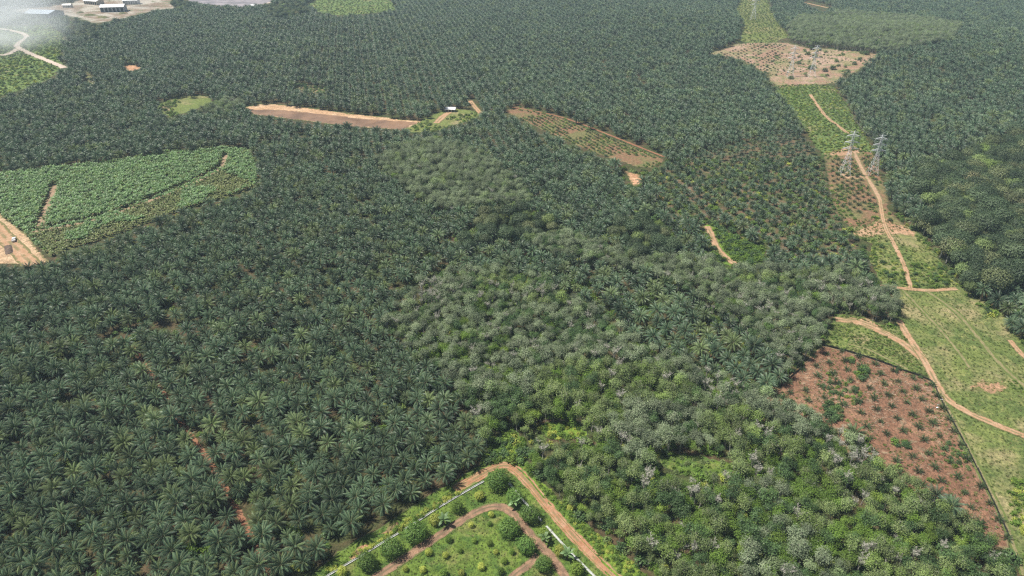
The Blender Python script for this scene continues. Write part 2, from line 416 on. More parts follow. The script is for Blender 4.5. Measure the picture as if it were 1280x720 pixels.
P_trk = [(104, 90), (110, 90), (119, 104), (112, 106)]
P_topr = [(1002, 2), (1012, 0), (1040, 9), (1030, 14)]

patch("orchard_grass", P_orch, M_grass_orch, .06, 3.0, .5)
patch("creeper_verge", P_creep, M_bright, .09, 2.5, .8)
P_redg = P_red[:7] + [(1262, 690), (1200, 665), (1150, 632), (1100, 600), (1050, 560), (1000, 528), (955, 500)] + P_red[-1:]
patch("red_soil_plot", P_redg, M_red, .07, 3.0, .5)
patch("grass_verge", P_tri, M_grass_corr, .06, 3.0, .6)
P_corrg = [(1120, 360), (1195, 356), (1235, 376), (1275, 402), (1330, 440)] + P_corr[4:]
patch("grass_corridor", P_corrg, M_grass_corr, .05, 4.0, .8)
patch("corridor_ground", P_mid, M_grass_corr, .055, 4.0, 1.0)
patch("palm_plot_ground", P_plot, M_brownplot, .06, 4.0, 1.2)
patch("hill_grass", P_up, M_grass_far, .06, 5.0, 1.5)
patch("cleared_hill", P_clear, M_clear, .07, 6.0, 2.0)
patch("ridge_grass", P_topgrass, M_grass_dry, .06, 6.0, 2.0)
patch("replanted_plot", P_brown, M_brownplot, .06, 5.0, 1.2)
patch("pond_verge", P_pondside, M_grass_dry, .06, 4.0, 1.5)
patch("banana_field_soil", P_ban, M_fieldsoil, .06, 4.0, 1.0)
patch("dirt_yard", P_dirtleft, groundmat("yard dirt", [(.38, .26, .17), ((.44, .32, .22), .08, .4, .6), ((.27, .185, .12), .15, .55, .7)], edge=((.13, .12, .05), 2.0)), .07, 3.0, .6)
patch("meadow", P_tl, M_grass_far, .06, 6.0, 3.0)
patch("factory_yard", P_yard, M_yard, .06, 8.0, 4.0)
patch("distant_meadow", P_tg, M_grass_far, .06, 8.0, 3.0)
patch("forest_gap_ground", P_gap1, M_grass_dry, .06, 5.0, 2.0)
patch("bare_soil_patch", P_gap2, groundmat("orange bare soil", [SOIL_ORANGE, ((.5, .3, .2), .1, .4, .6)], edge=((.16, .13, .06), 3.0)), .07, 4.0, 1.5)
patch("bare_soil_patch", [(200, 135), (212, 131), (218, 137), (208, 143)], M_clear, .1, 3.0, 1.0)
patch("trackside_soil", P_gap3, M_clear, .06, 5.0, 2.0)
patch("bare_soil_patch", P_gap4, bpy.data.materials["orange bare soil"], .07, 3.0, .8)
patch("bare_soil_patch", P_trk, M_clear, .07, 3.0, .8)
patch("glade_ground", P_glade1, M_bright, .07, 3.0, 1.0)
patch("glade_ground", P_glade2, M_grass_orch, .07, 3.0, 1.0)
patch("glade_ground", P_glade3, M_bright, .07, 3.0, 1.0)
patch("verge_ground", P_apex, M_bright, .05, 2.5, 1.0)

# water
def watermat(name, c, rough):
    m, nt, out = newmat(name); b = NB(nt)
    p = b.n("ShaderNodeBsdfPrincipled")
    b.set(p.inputs["Base Color"], b.mix(b.ramp(b.noise(.035, 4, .6), .35, .65), c, tuple(x * 1.9 for x in c)))
    p.inputs["Roughness"].default_value = rough
    nt.links.new(b.bump(b.noise(.5, 3, .6), .15), p.inputs["Normal"])
    nt.links.new(p.outputs[0], out.inputs["Surface"]); return m
M_bank = groundmat("sandy bank", [(.42, .27, .17), ((.5, .35, .24), .05, .45, .65), ((.2, .15, .08), .1, .6, .7)], edge=((.13, .14, .05), 3.0))
patch("pond_bank", P_pond, M_bank, .06, 4.0, 1.2)
P_water = [(308, 138), (335, 137), (390, 141.3), (440, 147.3), (500, 151.6), (524, 153), (503, 161.5), (450, 158.5), (400, 152.5), (350, 146.8), (318, 142.6)]
patch("pond_water", P_water, watermat("muddy water", (.13, .078, .046), .45), .11, 5.0, 1.5)
patch("lake_water", P_lake, watermat("grey water", (.2, .17, .17), .25), .1, 10.0, 4.0)
# pale bank line of the far lake
road("lake_bank", [(238, 5), (270, 7.5), (297, 10), (322, 7), (345, 1)], 7, M_road_white, .14, 0, 0, 4)

# dirt roads
M_clear_b = groundmat("bare pale soil", [(.33, .2, .13), ((.39, .26, .175), .08, .4, .6), ((.2, .16, .085), .14, .55, .7)], edge=((.13, .14, .05), 3.5))
road("dirt_road", [(780, 732), (745, 700), (712, 665), (682, 630), (660, 603), (645, 588), (630, 582), (612, 588), (594, 598), (568, 612)], 4.0, M_road_or, .15, .10)
M_orange = bpy.data.materials["orange bare soil"]
for P_ in ([(436, 698), (446, 686), (458, 680), (462, 683), (452, 692), (440, 701)], [(476, 667), (486, 658), (496, 653), (498, 656), (486, 666)], [(545, 631), (556, 622), (566, 617), (560, 625)]): patch("bare_soil_patch", P_, M_orange, .1, 1.5, .4)
patch("bare_soil_patch", [(1064, 291), (1078, 283), (1092, 279), (1105, 272), (1122, 279), (1136, 284), (1150, 294), (1138, 297), (1120, 294), (1104, 293), (1085, 297), (1070, 296)], M_clear_b, .1, 3.0, 1.5)
patch("bare_soil_patch", [(1028, 193), (1045, 187), (1062, 182), (1074, 184), (1082, 190), (1062, 194), (1045, 196)], M_clear_b, .1, 3.0, 1.2)
patch("bare_soil_patch", [(1050, 214), (1062, 212), (1072, 218), (1090, 222), (1088, 226), (1062, 224), (1052, 222)], M_clear_b, .1, 3.0, 1.2)
patch("bare_soil_patch", [(1046, 400), (1060, 396), (1080, 397), (1104, 409), (1122, 421), (1112, 421), (1094, 413), (1070, 405)], M_clear_b, .1, 2.5, 1.2)
patch("bare_soil_patch", [(1215, 484), (1228, 476), (1252, 478), (1262, 486), (1248, 496), (1230, 490)], M_clear_b, .1, 2.5, 1.2)
road("farm_track", [(455, 732), (490, 708), (525, 685), (560, 662), (590, 643), (612, 634), (632, 636), (648, 650), (662, 667), (680, 687), (698, 708), (712, 735)], 3.2, M_road_in, .14, .08)
road("farm_track", [(628, 735), (645, 717), (660, 706), (672, 693)], 2.8, M_road_in, .12, .06)
road("dirt_road", [(1123, 400), (1138, 424), (1155, 450), (1168, 475), (1182, 497), (1205, 513), (1240, 529), (1300, 553)], 3.7, M_road_pale, .15, .08)
road("dirt_road", [(1044, 399), (1072, 403), (1100, 414), (1130, 430), (1153, 449)], 5.0, M_road_pale, .13, .04)
road("faint_track", [(1060, 430), (1085, 437), (1110, 449), (1135, 462)], 2.4, M_road_faint, .1, .03)
road("dirt_road", [(1100, 357), (1125, 360), (1160, 363), (1196, 361)], 3.2, M_road_pale, .14, .05)
road("dirt_road", [(1100, 250), (1103, 270), (1108, 288), (1120, 310), (1131, 335), (1139, 362)], 2.8, M_road_pale, .15, .05)
road("faint_track", [(1128, 362), (1150, 385), (1175, 412), (1198, 440), (1212, 460)], 2.6, M_road_faint, .1, .03)
road("faint_track", [(1160, 365), (1195, 390), (1225, 425), (1250, 455), (1300, 500)], 3.2, M_road_faint, .1, .03)
road("faint_track", [(1262, 425), (1275, 440), (1300, 462)], 3.0, M_road_pale, .1, .03)
road("faint_track", [(1165, 478), (1190, 520), (1225, 590), (1255, 650), (1280, 720)], 2.4, M_road_faint, .11, .03)
road("faint_track", [(1068, 190), (1078, 212), (1092, 235), (1102, 255)], 4.0, roadmat("plot path", (.33, .22, .14), (.4, .28, .18), (.16, .14, .07), .6), .12, .03)
road("dirt_road", [(1013, 118), (1022, 132), (1033, 146), (1046, 156), (1060, 167)], 3.5, M_road_pale, .14, .03)
road("farm_track", [(884, 283), (889, 293), (896, 310), (907, 322), (921, 331)], 5.0, M_road_pale, .15, .05)
road("dirt_road", [(-30, 255), (0, 290), (22, 312), (42, 332)], 9.0, M_road_pale, .15, .05)
M_road_fp = roadmat("dry field path", (.25, .175, .115), (.33, .24, .165), (.11, .11, .05), .85)
road("field_path", [(70, 232), (62, 252), (50, 282)], 4.6, M_road_fp, .12, .03)
road("field_path", [(282, 194), (278, 208), (255, 222), (200, 246), (120, 274), (40, 290)], 4.0, M_road_fp, .12, .03)
road("farm_track", [(165, 432), (195, 478), (225, 526), (262, 578), (298, 640), (330, 705), (345, 740)], 3.0, M_road_red, .1, .06, .3); ROADS_RED = ROADS[-1][0]
road("gravel_road", [(-30, 35), (0, 36), (22, 40), (31, 43), (33, 47), (24, 53), (22, 59), (40, 68), (60, 76), (80, 85)], 8.0, M_road_white, .15, .05, 1, 3)
road("gravel_road", [(-30, 66), (0, 69), (14, 66), (24, 60)], 10.0, M_road_white, .13, .03, 1, 3)
road("farm_track", [(545, 154), (553, 146), (562, 140)], 7.0, M_road_pale, .13, .03)
road("farm_track", [(588, 126), (594, 134), (601, 142)], 5.0, M_road_pale, .13, .03)
road("farm_track", [(1000, 2), (1018, 6), (1040, 11)], 6.0, M_road_pale, .13, .03, 1, 4)
road("field_edge_track", [(640, 134), (700, 146), (760, 168), (830, 196)], 3.5, M_road_red, .12, .03)

# ------------------------------------------------------------------ plant builders
def frond(L, e0, bend, npair, lw, dead=False, rib=True, vee=.55, rng=random):
    g = G(); n = 8; pts = []; p = Vector((0.12, 0, 0)); side = rng.uniform(-.25, .25)
    e = e0; seg = L / n; yaw = 0
    pts.append(p.copy())
    for i in range(n):
        p = p + Vector((math.cos(e) * math.cos(yaw), math.cos(e) * math.sin(yaw), math.sin(e))) * seg
        pts.append(p.copy()); e -= bend / n * (0.5 + i / n); yaw += side / n
    def at(t):
        f = min(max(t, 0), .9999) * n; i = int(f); return pts[i].lerp(pts[i + 1], f - i), (pts[i + 1] - pts[i]).normalized()
    base_t = rng.uniform(.0, 1.0)
    if rib:
        w = .07
        vs = []
        for i in range(0, n + 1, 2):
            d = (pts[min(i + 1, n)] - pts[max(i - 1, 0)]).normalized(); s = d.cross(Vector((0, 0, 1)))
            s = s.normalized() if s.length > 1e-3 else Vector((0, 1, 0))
            ww = w * (1 - .75 * i / n); up = s.cross(d) * .03
            vs += [pts[i] - s * ww + up, pts[i] + s * ww + up]
        g.add(vs, [(2 * i, 2 * i + 1, 2 * i + 3, 2 * i + 2) for i in range(n // 2)], 2.0 if dead else base_t, 1)
    sp = .84 / npair
    for k in range(npair):
        t = .16 + .84 * (k + .5) / npair
        c, d = at(t); a, _ = at(t - sp * .46); b2, _ = at(t + sp * .46)
        s = d.cross(Vector((0, 0, 1))); s = s.normalized() if s.length > 1e-3 else Vector((0, 1, 0))
        up = s.cross(d)
        ll = lw * (math.sin(math.pi * min(1, .15 + t * .8)) ** .6) * rng.uniform(.85, 1.1)
        for sg in (-1, 1):
            dr = vee * rng.uniform(.7, 1.25)
            tip = c + (s * sg * .86 + d * .5 - up * dr).normalized() * ll - Vector((0, 0, .12 * ll))
            g.add([a, b2, tip], [(0, 1, 2) if sg < 0 else (1, 0, 2)], (2.0 if dead else min(1, max(0, base_t + rng.uniform(-.2, .2)))), 0)
    return g
def palm_parts(seed, n=40, L=5.0, th=5.2, ndead=4):
    rng = random.Random(seed); fr = []
    for i in range(n):
        q = i / (n - 1)
        e0 = R(84 - 98 * q ** .85) + rng.uniform(-.1, .1)
        l = L * (.72 + .34 * math.sin(math.pi * min(1, q * .75 + .22))) * rng.uniform(.9, 1.06)
        fr.append((i * 2.39996 + rng.uniform(-.25, .25), frond(l, e0, R(62 + 35 * q) * rng.uniform(.8, 1.2), 19, .95, rng=rng, dead=False, vee=rng.uniform(.3, .8))))
    for i in range(ndead):
        fr.append((rng.uniform(0, 6.28), frond(L * .8, R(-38) + rng.uniform(-.3, .2), R(45), 9, .6, dead=True, rng=rng)))
    tr = G(); lx, ly = rng.uniform(-.4, .4), rng.uniform(-.4, .4)
    pts = [(lx * t * t, ly * t * t, th * t - .3) for t in (0, .15, .4, .7, 1.0, 1.08)]
    tr.tube(pts, [.55, .42, .38, .4, .48, .2], 7, .5, 0)
    for k in range(14):                        # old leaf bases under the crown
        a = k * 2.4; z = th * (.62 + .4 * k / 14) - .3
        x0, y0 = lx * (z / th) ** 2, ly * (z / th) ** 2
        tr.tube([(x0 + .3 * math.cos(a), y0 + .3 * math.sin(a), z - .1), (x0 + .7 * math.cos(a), y0 + .7 * math.sin(a), z + .3)], [.12, .06], 4, .5, 0)
    top = Vector((lx * 1.0, ly * 1.0, th - .25))
    return tr, fr, top
PALM_SRC = []
for k in range(6):
    tr, fr, top = palm_parts(100 + k, 38 + (k % 3) * 4, 4.75 + .18 * (k % 4), 4.6 + .5 * (k % 4), 3 + k % 4)
    crown = G()
    for a, f in fr: crown.join(f, Matrix.Translation(top) @ Matrix.Rotation(a, 4, 'Z'))
    whole = G(); whole.join(crown)
    t2 = G(); t2.join(tr); t2.M = [2] * len(t2.F); whole.join(t2)
    PALM_SRC.append(dict(trunk=tr.mesh("palm_trunk", [M_bark]), crown=crown.mesh("palm_crown", [M_palm, M_palm_rachis]),
                         fr=[(a, f) for a, f in fr], top=top, whole=whole.mesh("palm_whole", [M_palm, M_palm_rachis, M_bark]), fm=None))
def young_palm(seed, n, L):
    rng = random.Random(seed); g = G()
    for i in range(n):
        q = i / n; e0 = R(78 - 62 * q)
        g.join(frond(L * rng.uniform(.75, 1.1), e0, R(60), 9, .5, rng=rng), Matrix.Translation((0, 0, .25)) @ Matrix.Rotation(i * 2.4 + rng.uniform(-.3, .3), 4, 'Z'))
    s = G(); s.tube([(0, 0, -.1), (0, 0, .2), (0, 0, .5)], [.28, .25, .12], 6, .5, 0)
    return s, g

def leaves(g, c, n, spread, size, rng, t0=.5, m=0, up=.5, flat=1.0, out=(0, 0, 0)):
    c = np.asarray(c)
    P = c + rng.normal(0, 1, (n, 3)) * np.array([spread, spread, spread * flat])
    N = rng.normal(0, .75, (n, 3)) + np.array([0, 0, up * 2]) + np.asarray(out) * 1.3 + (P - c) / (spread + 1e-6) * .5; N /= np.linalg.norm(N, axis=1)[:, None]
    A = np.cross(N, rng.normal(0, 1, (n, 3))); A /= np.linalg.norm(A, axis=1)[:, None] + 1e-9
    B = np.cross(N, A); sz = size * rng.uniform(.65, 1.3, n)
    tt = np.clip(t0 + rng.uniform(-.4, .4, n), 0, 1)
    for i in range(n):
        a = A[i] * sz[i] * .62; b = B[i] * sz[i] * .36
        g.add([P[i] - a, P[i] - a * .1 + b, P[i] + a, P[i] - a * .1 - b], [(0, 1, 2, 3)], tt[i], m)
def clumptree(seed, H, cr, z0, nl, per, size, lean=.6, bare=False, trunk_r=.2, limbs=5, spread=.75, flat=.7):
    """slender forked tree: trunk + rising limbs + twigs (trunk G), leaf clumps at the twig ends (crown G)"""
    rng = np.random.RandomState(seed); t = G(); c = G()
    lx, ly = rng.uniform(-lean, lean, 2)
    fk = Vector((lx * .6, ly * .6, z0))
    t.tube([(0, 0, -.3), (lx * .2, ly * .2, z0 * .5), fk], [trunk_r * 1.25, trunk_r, trunk_r * .8], 5)
    k = 0
    for i in range(limbs):
        a = 2 * math.pi * (i + rng.uniform(-.3, .3)) / limbs
        rr = cr * rng.uniform(.35, .95) if i else cr * .1
        end = Vector((lx + rr * math.cos(a), ly + rr * math.sin(a), z0 + (H - z0) * rng.uniform(.6, .92)))
        mid = fk.lerp(end, .5) + Vector((rng.uniform(-.3, .3), rng.uniform(-.3, .3), .35))
        t.tube([fk - Vector((0, 0, rng.uniform(0, z0 * .25))), mid, end], [trunk_r * .55, trunk_r * .4, trunk_r * .15], 4, cap=False)
        for j in range(nl):
            b = rng.uniform(0, 6.28); q = rng.uniform(.45, 1.0); s0 = mid.lerp(end, (q - .45) / .55)
            tip = s0 + Vector((math.cos(b) * cr * .36, math.sin(b) * cr * .36, rng.uniform(-.2, 1.0) * cr * .3))
            t.tube([s0, tip], [trunk_r * .32, trunk_r * .12], 3, cap=False)
            if bare:
                for w in range(5):
                    b3 = rng.uniform(0, 6.28); s1 = s0.lerp(tip, rng.uniform(.3, 1))
                    t.tube([s1, s1 + Vector((math.cos(b3) * .7, math.sin(b3) * .7, rng.uniform(.2, .9)))], [.06, .03], 3, cap=False)
            if per: leaves(c, tip, per, spread, size, rng, rng.uniform(.15, .85), 0, .4, flat, (np.array(tip) - np.array([lx, ly, z0 + (H - z0) * .4])) / cr * .3)
            k += 1
    return t, c
def dome(seed, rx, rz, z0, nc, per, size, trunk_r, m_spread=.16, lobes=0):
    """dense rounded crown of many leaf clumps on an uneven dome"""
    rng = np.random.RandomState(seed); t = G(); c = G()
    t.tube([(0, 0, -.3), (0, 0, z0 * .6), (0, 0, z0 + rz * .5)], [trunk_r * 1.3, trunk_r, trunk_r * .4], 6)
    lob = rng.normal(0, 1, (max(lobes, 1), 3)); lob[:, 2] = np.abs(lob[:, 2]) * .6; lob /= np.linalg.norm(lob, axis=1)[:, None]
    for i in range(5):
        a = i * 1.26; t.tube([(0, 0, z0 * .8), (math.cos(a) * rx * .5, math.sin(a) * rx * .5, z0 + rz * .6)], [trunk_r * .5, trunk_r * .15], 4, cap=False)
    for i in range(nc):
        z = 1 - 1.55 * (i + .5) / nc; a = i * 2.39996 + rng.uniform(-.2, .2)
        r = math.sqrt(max(0, 1 - z * z)); d = np.array([r * math.cos(a), r * math.sin(a), z])
        q = 1 + rng.uniform(-.14, .08)
        if lobes: q *= .72 + .38 * max(0, np.max(lob @ d)) ** 3
        p = d * np.array([rx, rx, rz]) * q + np.array([0, 0, z0 + rz * .55])
        leaves(c, p, per, rx * m_spread, size, rng, rng.uniform(.1, .9), 0, .25, 1.0, d)
        if i % 3 == 0: leaves(c, p * np.array([.6, .6, 1]) - np.array([0, 0, rz * .12]), per // 2, rx * .2, size, rng, .2)
    return t, c
def banana(seed, n=9, L=2.4, th=2.2):
    rng = random.Random(seed); s = G(); g = G()
    s.tube([(0, 0, -.1), (0, 0, th * .6), (.05, 0, th)], [.2, .15, .09], 5, .6)
    for i in range(n):
        a = i * 2.39996 + rng.uniform(-.3, .3); e = R(75 - 60 * i / n); p = Vector((0, 0, th)); bend = R(70) * rng.uniform(.7, 1.2)
        M = Matrix.Rotation(a, 4, 'Z'); k = 5; l = L * rng.uniform(.75, 1.1); W_ = .42 * rng.uniform(.8, 1.15)
        row = []
        for j in range(k + 1):
            u = j / k; w = W_ * (math.sin(math.pi * min(1, .08 + u * .93)) ** .7)
            if j == k: w = .02
            row.append((M @ (p + Vector((0, w, -.16 * w))), M @ p, M @ (p + Vector((0, -w, -.16 * w)))))
            p = p + Vector((math.cos(e), 0, math.sin(e))) * (l / k); e -= bend / k
        tt = 2.0 if i == n - 1 and rng.random() < .5 else rng.uniform(.1, .9)
        for j in range(k):
            A, B = row[j], row[j + 1]
            g.add([A[0], B[0], B[1], A[1]], [(0, 1, 2, 3)], tt); g.add([A[1], B[1], B[2], A[2]], [(0, 1, 2, 3)], tt if tt > 1 else max(0, tt - .1))
    return s, g
def shrub(seed, r, h, nc, per, size):
    rng = np.random.RandomState(seed); g = G(); s = G()
    for i in range(nc):
        a = rng.uniform(0, 6.28); q = math.sqrt(rng.uniform()); z = h * (1 - .7 * q * q) * rng.uniform(.55, 1)
        p = np.array([r * q * math.cos(a), r * q * math.sin(a), z])
        s.tube([(0, 0, -.05), tuple(p * .9)], [.05, .02], 3, cap=False)
        leaves(g, p, per, r * .22, size, rng, rng.uniform(.15, .9), 0, .6)
    return s, g
def tuft(seed, n, h, r):
    rng = np.random.RandomState(seed); g = G()
    for i in range(n):
        a = rng.uniform(0, 6.28); q = rng.uniform(0, r); b = rng.uniform(0, 6.28); l = h * rng.uniform(.5, 1.2)
        p = np.array([q * math.cos(a), q * math.sin(a), 0]); d = np.array([math.cos(b), math.sin(b), 0]); s = np.array([-d[1], d[0], 0])
        g.add([p - s * .07, p + s * .07, p + d * l * .45 + np.array([0, 0, l * .8]) + s * .04, p + d * l * .9 + np.array([0, 0, l * .75])], [(0, 1, 2, 3)], rng.uniform())
    return g

def whole_mesh(name, t, c, mt, mc):
    g = G(); g.join(c); k = len(g.F); g.join(t); g.M = [0] * k + [1] * len(t.F)
    return g.mesh(name, [mc, mt])
def species(name, pairs):
    """pairs: (trunkG, crownG, trunk material, leaf material)"""
    return [dict(trunk=t.mesh(name + "_trunk", [mt]), crown=(c.mesh(name + "_crown", [mc]) if c.F else None), whole=whole_mesh(name + "_whole", t, c, mt, mc)) for t, c, mt, mc in pairs]
RUB = []
for k in range(3): RUB.append((*clumptree(200 + k, 12.8 + k * .8, 3.0, 6.2, 6, 25, .5, spread=.92, flat=.95, limbs=6, lean=1.3, trunk_r=.22), M_bark_pale, L_grey))       # 0-2
for k in range(2): RUB.append((*clumptree(210 + k, 12 + k * 1.5, 3.0, 5.8, 6, 24, .5, spread=.92, flat=.95, limbs=6, lean=1.3, trunk_r=.22), M_bark_pale, L_olive))                       # 3-4
for k in range(2): RUB.append((*clumptree(220 + k, 11.5 + k, 3.2, 4.6, 6, 40, .5, spread=.85, flat=.9, lean=1.0), M_bark_dark, L_green))                     # 5-6
for k in range(2): RUB.append((*clumptree(230 + k, 9.5 + k, 3.1, 3.4, 6, 42, .48, spread=.85, flat=.9, lean=1.0), M_bark_dark, L_bright))                     # 7-8
for k in range(2): RUB.append((*clumptree(240 + k, 12.5 + k, 3.0, 5.5, 9, 3, .4, bare=True, trunk_r=.26), M_bark_pale, L_grey))             # 9-10
RUBBER = species("rubber", RUB)
FOR = [(*dome(300, 6.8, 5.2, 10, 90, 26, .85, .45, .17, 7), M_bark_pale, L_forest), (*dome(301, 6.0, 4.6, 9, 80, 26, .85, .4, .17, 6), M_bark_pale, L_forest2),
       (*dome(302, 5.2, 4.6, 8, 70, 26, .8, .4, .17, 5), M_bark_dark, L_forest), (*dome(303, 5.6, 4.0, 9, 75, 24, .8, .4, .17, 6), M_bark_dark, L_olive)]
FOREST = species("forest", FOR)
SHR = species("shrub", [(*shrub(400, 1.3, 1.6, 16, 14, .4), M_bark_dark, L_bright), (*shrub(401, 1.1, 1.2, 14, 14, .36), M_bark_dark, L_yellow),
                        (*shrub(402, 1.5, 1.9, 18, 14, .42), M_bark_dark, L_green), (*shrub(403, 1.2, 1.3, 14, 12, .4), M_bark_dark, L_olive)])
BAN = species("banana", [(*banana(500 + k, 9, 2.3, 1.9), M_bark_dark, L_banana) for k in range(3)] + [(*banana(510 + k, 8, 1.7, 1.2), M_bark_dark, L_banana_old) for k in range(2)])
YP = species("young_palm", [(*young_palm(600 + k, 15, 2.1), M_bark, M_youngpalm) for k in range(3)])
for s_ in YP:
    for key in ("crown", "whole"):
        me = s_[key]
M_list_tufts = [tuft(700, 26, .55, .6).mesh("grass_tuft", [L_grassblade]), tuft(701, 20, .8, .5).mesh("grass_tuft", [L_grassblade]), tuft(702, 16, .35, .8).mesh("grass_tuft", [L_grassblade])]

# ------------------------------------------------------------------ masses of repeats: points + geometry nodes
def make_mass(name, meshes, pts, idx, rot, scl, label, cat):
    col = bpy.data.collections.new(name + "_sources")
    for i, me in enumerate(meshes):
        o = bpy.data.objects.new("%s_source_%02d" % (name, i), me); col.objects.link(o)
    me = bpy.data.meshes.new(name); n = len(pts)
    me.vertices.add(n); me.vertices.foreach_set("co", np.asarray(pts, float).ravel())
    a = me.attributes.new("vid", 'INT', 'POINT'); a.data.foreach_set("value", np.asarray(idx, int))
    a = me.attributes.new("rot", 'FLOAT_VECTOR', 'POINT'); a.data.foreach_set("vector", np.asarray(rot, float).ravel())
    a = me.attributes.new("scl", 'FLOAT_VECTOR', 'POINT'); a.data.foreach_set("vector", np.asarray(scl, float).ravel())
    o = mobj(name, me)
    ng = bpy.data.node_groups.new(name + "_nodes", 'GeometryNodeTree')
    ng.interface.new_socket("Geometry", in_out='INPUT', socket_type='NodeSocketGeometry')
    ng.interface.new_socket("Geometry", in_out='OUTPUT', socket_type='NodeSocketGeometry')
    N = ng.nodes; L = ng.links
    gi = N.new("NodeGroupInput"); go = N.new("NodeGroupOutput"); ip = N.new("GeometryNodeInstanceOnPoints")
    ci = N.new("GeometryNodeCollectionInfo"); ci.inputs["Collection"].default_value = col
    ci.inputs["Separate Children"].default_value = True; ci.inputs["Reset Children"].default_value = True
    def na(t, nm):
        x = N.new("GeometryNodeInputNamedAttribute"); x.data_type = t; x.inputs["Name"].default_value = nm
        return [s for s in x.outputs if s.enabled and s.name == "Attribute"][0]
    er = N.new("FunctionNodeEulerToRotation")
    L.new(gi.outputs[0], ip.inputs["Points"]); L.new(ci.outputs[0], ip.inputs["Instance"])
    ip.inputs["Pick Instance"].default_value = True
    L.new(na('INT', "vid"), ip.inputs["Instance Index"]); L.new(na('FLOAT_VECTOR', "rot"), er.inputs[0])
    L.new(er.outputs[0], ip.inputs["Rotation"]); L.new(na('FLOAT_VECTOR', "scl"), ip.inputs["Scale"])
    L.new(ip.outputs[0], go.inputs[0])
    md = o.modifiers.new("scatter", 'NODES'); md.node_group = ng
    tag(o, label, cat, kind="stuff"); return o
def rots(n, tilt=.05):
    return np.stack([rs.normal(0, tilt, n), rs.normal(0, tilt, n), rs.uniform(0, 6.283, n)], -1)
def scls(n, lo, hi):
    s = rs.uniform(lo, hi, n); return np.stack([s, s, s * rs.uniform(.9, 1.12, n)], -1)

# ------------------------------------------------------------------ where the tall trees stand
CLEAR = [P_orch, P_creep, P_red, P_tri, P_corr, P_mid, P_plot, P_up, P_clear, P_topgrass, P_brown, P_pond, P_pondside, P_ban, P_dirtleft, P_tl, P_yard, P_lake, P_tg,
         P_gap1, P_gap2, P_gap3, P_gap4, P_glade1, P_glade2, P_glade3, P_apex, P_trk, P_topr]
Z_rub = [
    [(470, 200), (500, 182), (545, 172), (600, 190), (650, 222), (668, 250), (610, 252), (560, 262), (520, 245)],
    [(525, 350), (560, 338), (620, 332), (680, 345), (740, 382), (810, 428), (890, 462), (972, 492), (1010, 508), (1100, 565), (1200, 640), (1300, 690), (1350, 800), (840, 800), (640, 582), (612, 552), (585, 500), (540, 455), (500, 425), (480, 400)],
    [(640, 285), (720, 290), (800, 318), (880, 322), (960, 332), (1010, 338), (1060, 334), (1130, 372), (1112, 405), (1046, 398), (1022, 434), (985, 470), (955, 436), (905, 388), (825, 345), (740, 322), (680, 312)],
    [(968, 48), (1000, 20), (1060, 14), (1130, 18), (1205, 28), (1190, 48), (1120, 62), (1050, 62), (985, 53)],
    [(240, 132), (300, 122), (308, 132), (262, 142)],
]
Z_for = [[(1150, 205), (1200, 188), (1260, 165), (1350, 140), (1350, 360), (1262, 352), (1225, 350), (1190, 345), (1168, 322), (1150, 285), (1172, 260), (1142, 235)],
         [(590, 262), (640, 252), (690, 262), (700, 285), (640, 290), (600, 282)], [(560, 290), (600, 275), (612, 292), (575, 302)],
         [(750, 285), (800, 260), (830, 268), (850, 300), (800, 310)], [(85, 22), (130, 25), (120, 42), (88, 40)], [(180, -5), (240, -5), (235, 8), (190, 14)], [(380, -8), (330, 8), (345, 20), (384, 12)]]
P_youngblock = [(808, 228), (835, 208), (890, 188), (985, 165), (1020, 190), (1036, 225), (1045, 262), (1066, 292), (1084, 325), (1040, 335), (985, 332), (955, 308), (905, 276), (850, 286), (822, 255)]
patch('palm_block_soil', P_youngblock, groundmat('brown plantation soil', [(.115, .084, .052), ((.15, .105, .07), .05, .45, .62), ((.065, .08, .03), .08, .45, .62)], edge=(FLOOR, 4.0)), .03, 5.0, 2.0)
def visible_clear(x, y, h, r):
    z = hgt(x, y); bad = np.zeros(len(x), bool); x0, y0 = x, y
    x = x + (vnoise(x, y, 16, 81) - .5) * np.clip((y - 250) / 60, 1, 9); y = y + (vnoise(x, y, 16, 82) - .5) * np.clip((y - 250) / 30, 1, 16)
    for fz, dx in ((0, 0), (.35, 0), (.6, -.7), (.6, .7), (.9, 0)):
        u, v, _ = proj(x + dx * r, y, z + fz * h)
        for P in CLEAR: bad |= inpoly(u, v, P)
    x, y = x0, y0
    for C, w in ROADS:
        lo = C.min(0) - 12; hi = C.max(0) + 12
        k = np.where((x > lo[0]) & (x < hi[0]) & (y > lo[1]) & (y < hi[1]))[0]
        for a in range(0, len(k), 2000):
            kk = k[a:a + 2000]
            d = np.sqrt((x[kk, None] - C[None, :, 0]) ** 2 + (y[kk, None] - C[None, :, 1]) ** 2).min(1)
            bad[kk] |= d < w + .6
    return bad
def zone(x, y, h):
    u, v, zc = proj(x, y, hgt(x, y) + h)
    u = np.clip(u, 0, 1279); v = np.clip(v, 0, 719)
    k = np.zeros(len(x), int)
    for P in Z_rub: k[inpoly(u, v, P)] = 1
    for P in Z_for: k[inpoly(u, v, P)] = 2
    return k, u, v
def inview(x, y, mx=70, top=-20, bot=775):
    u, v, zc = proj(x, y, hgt(x, y)); return (u > -mx) & (u < 1280 + mx) & (v > top) & (v < bot)

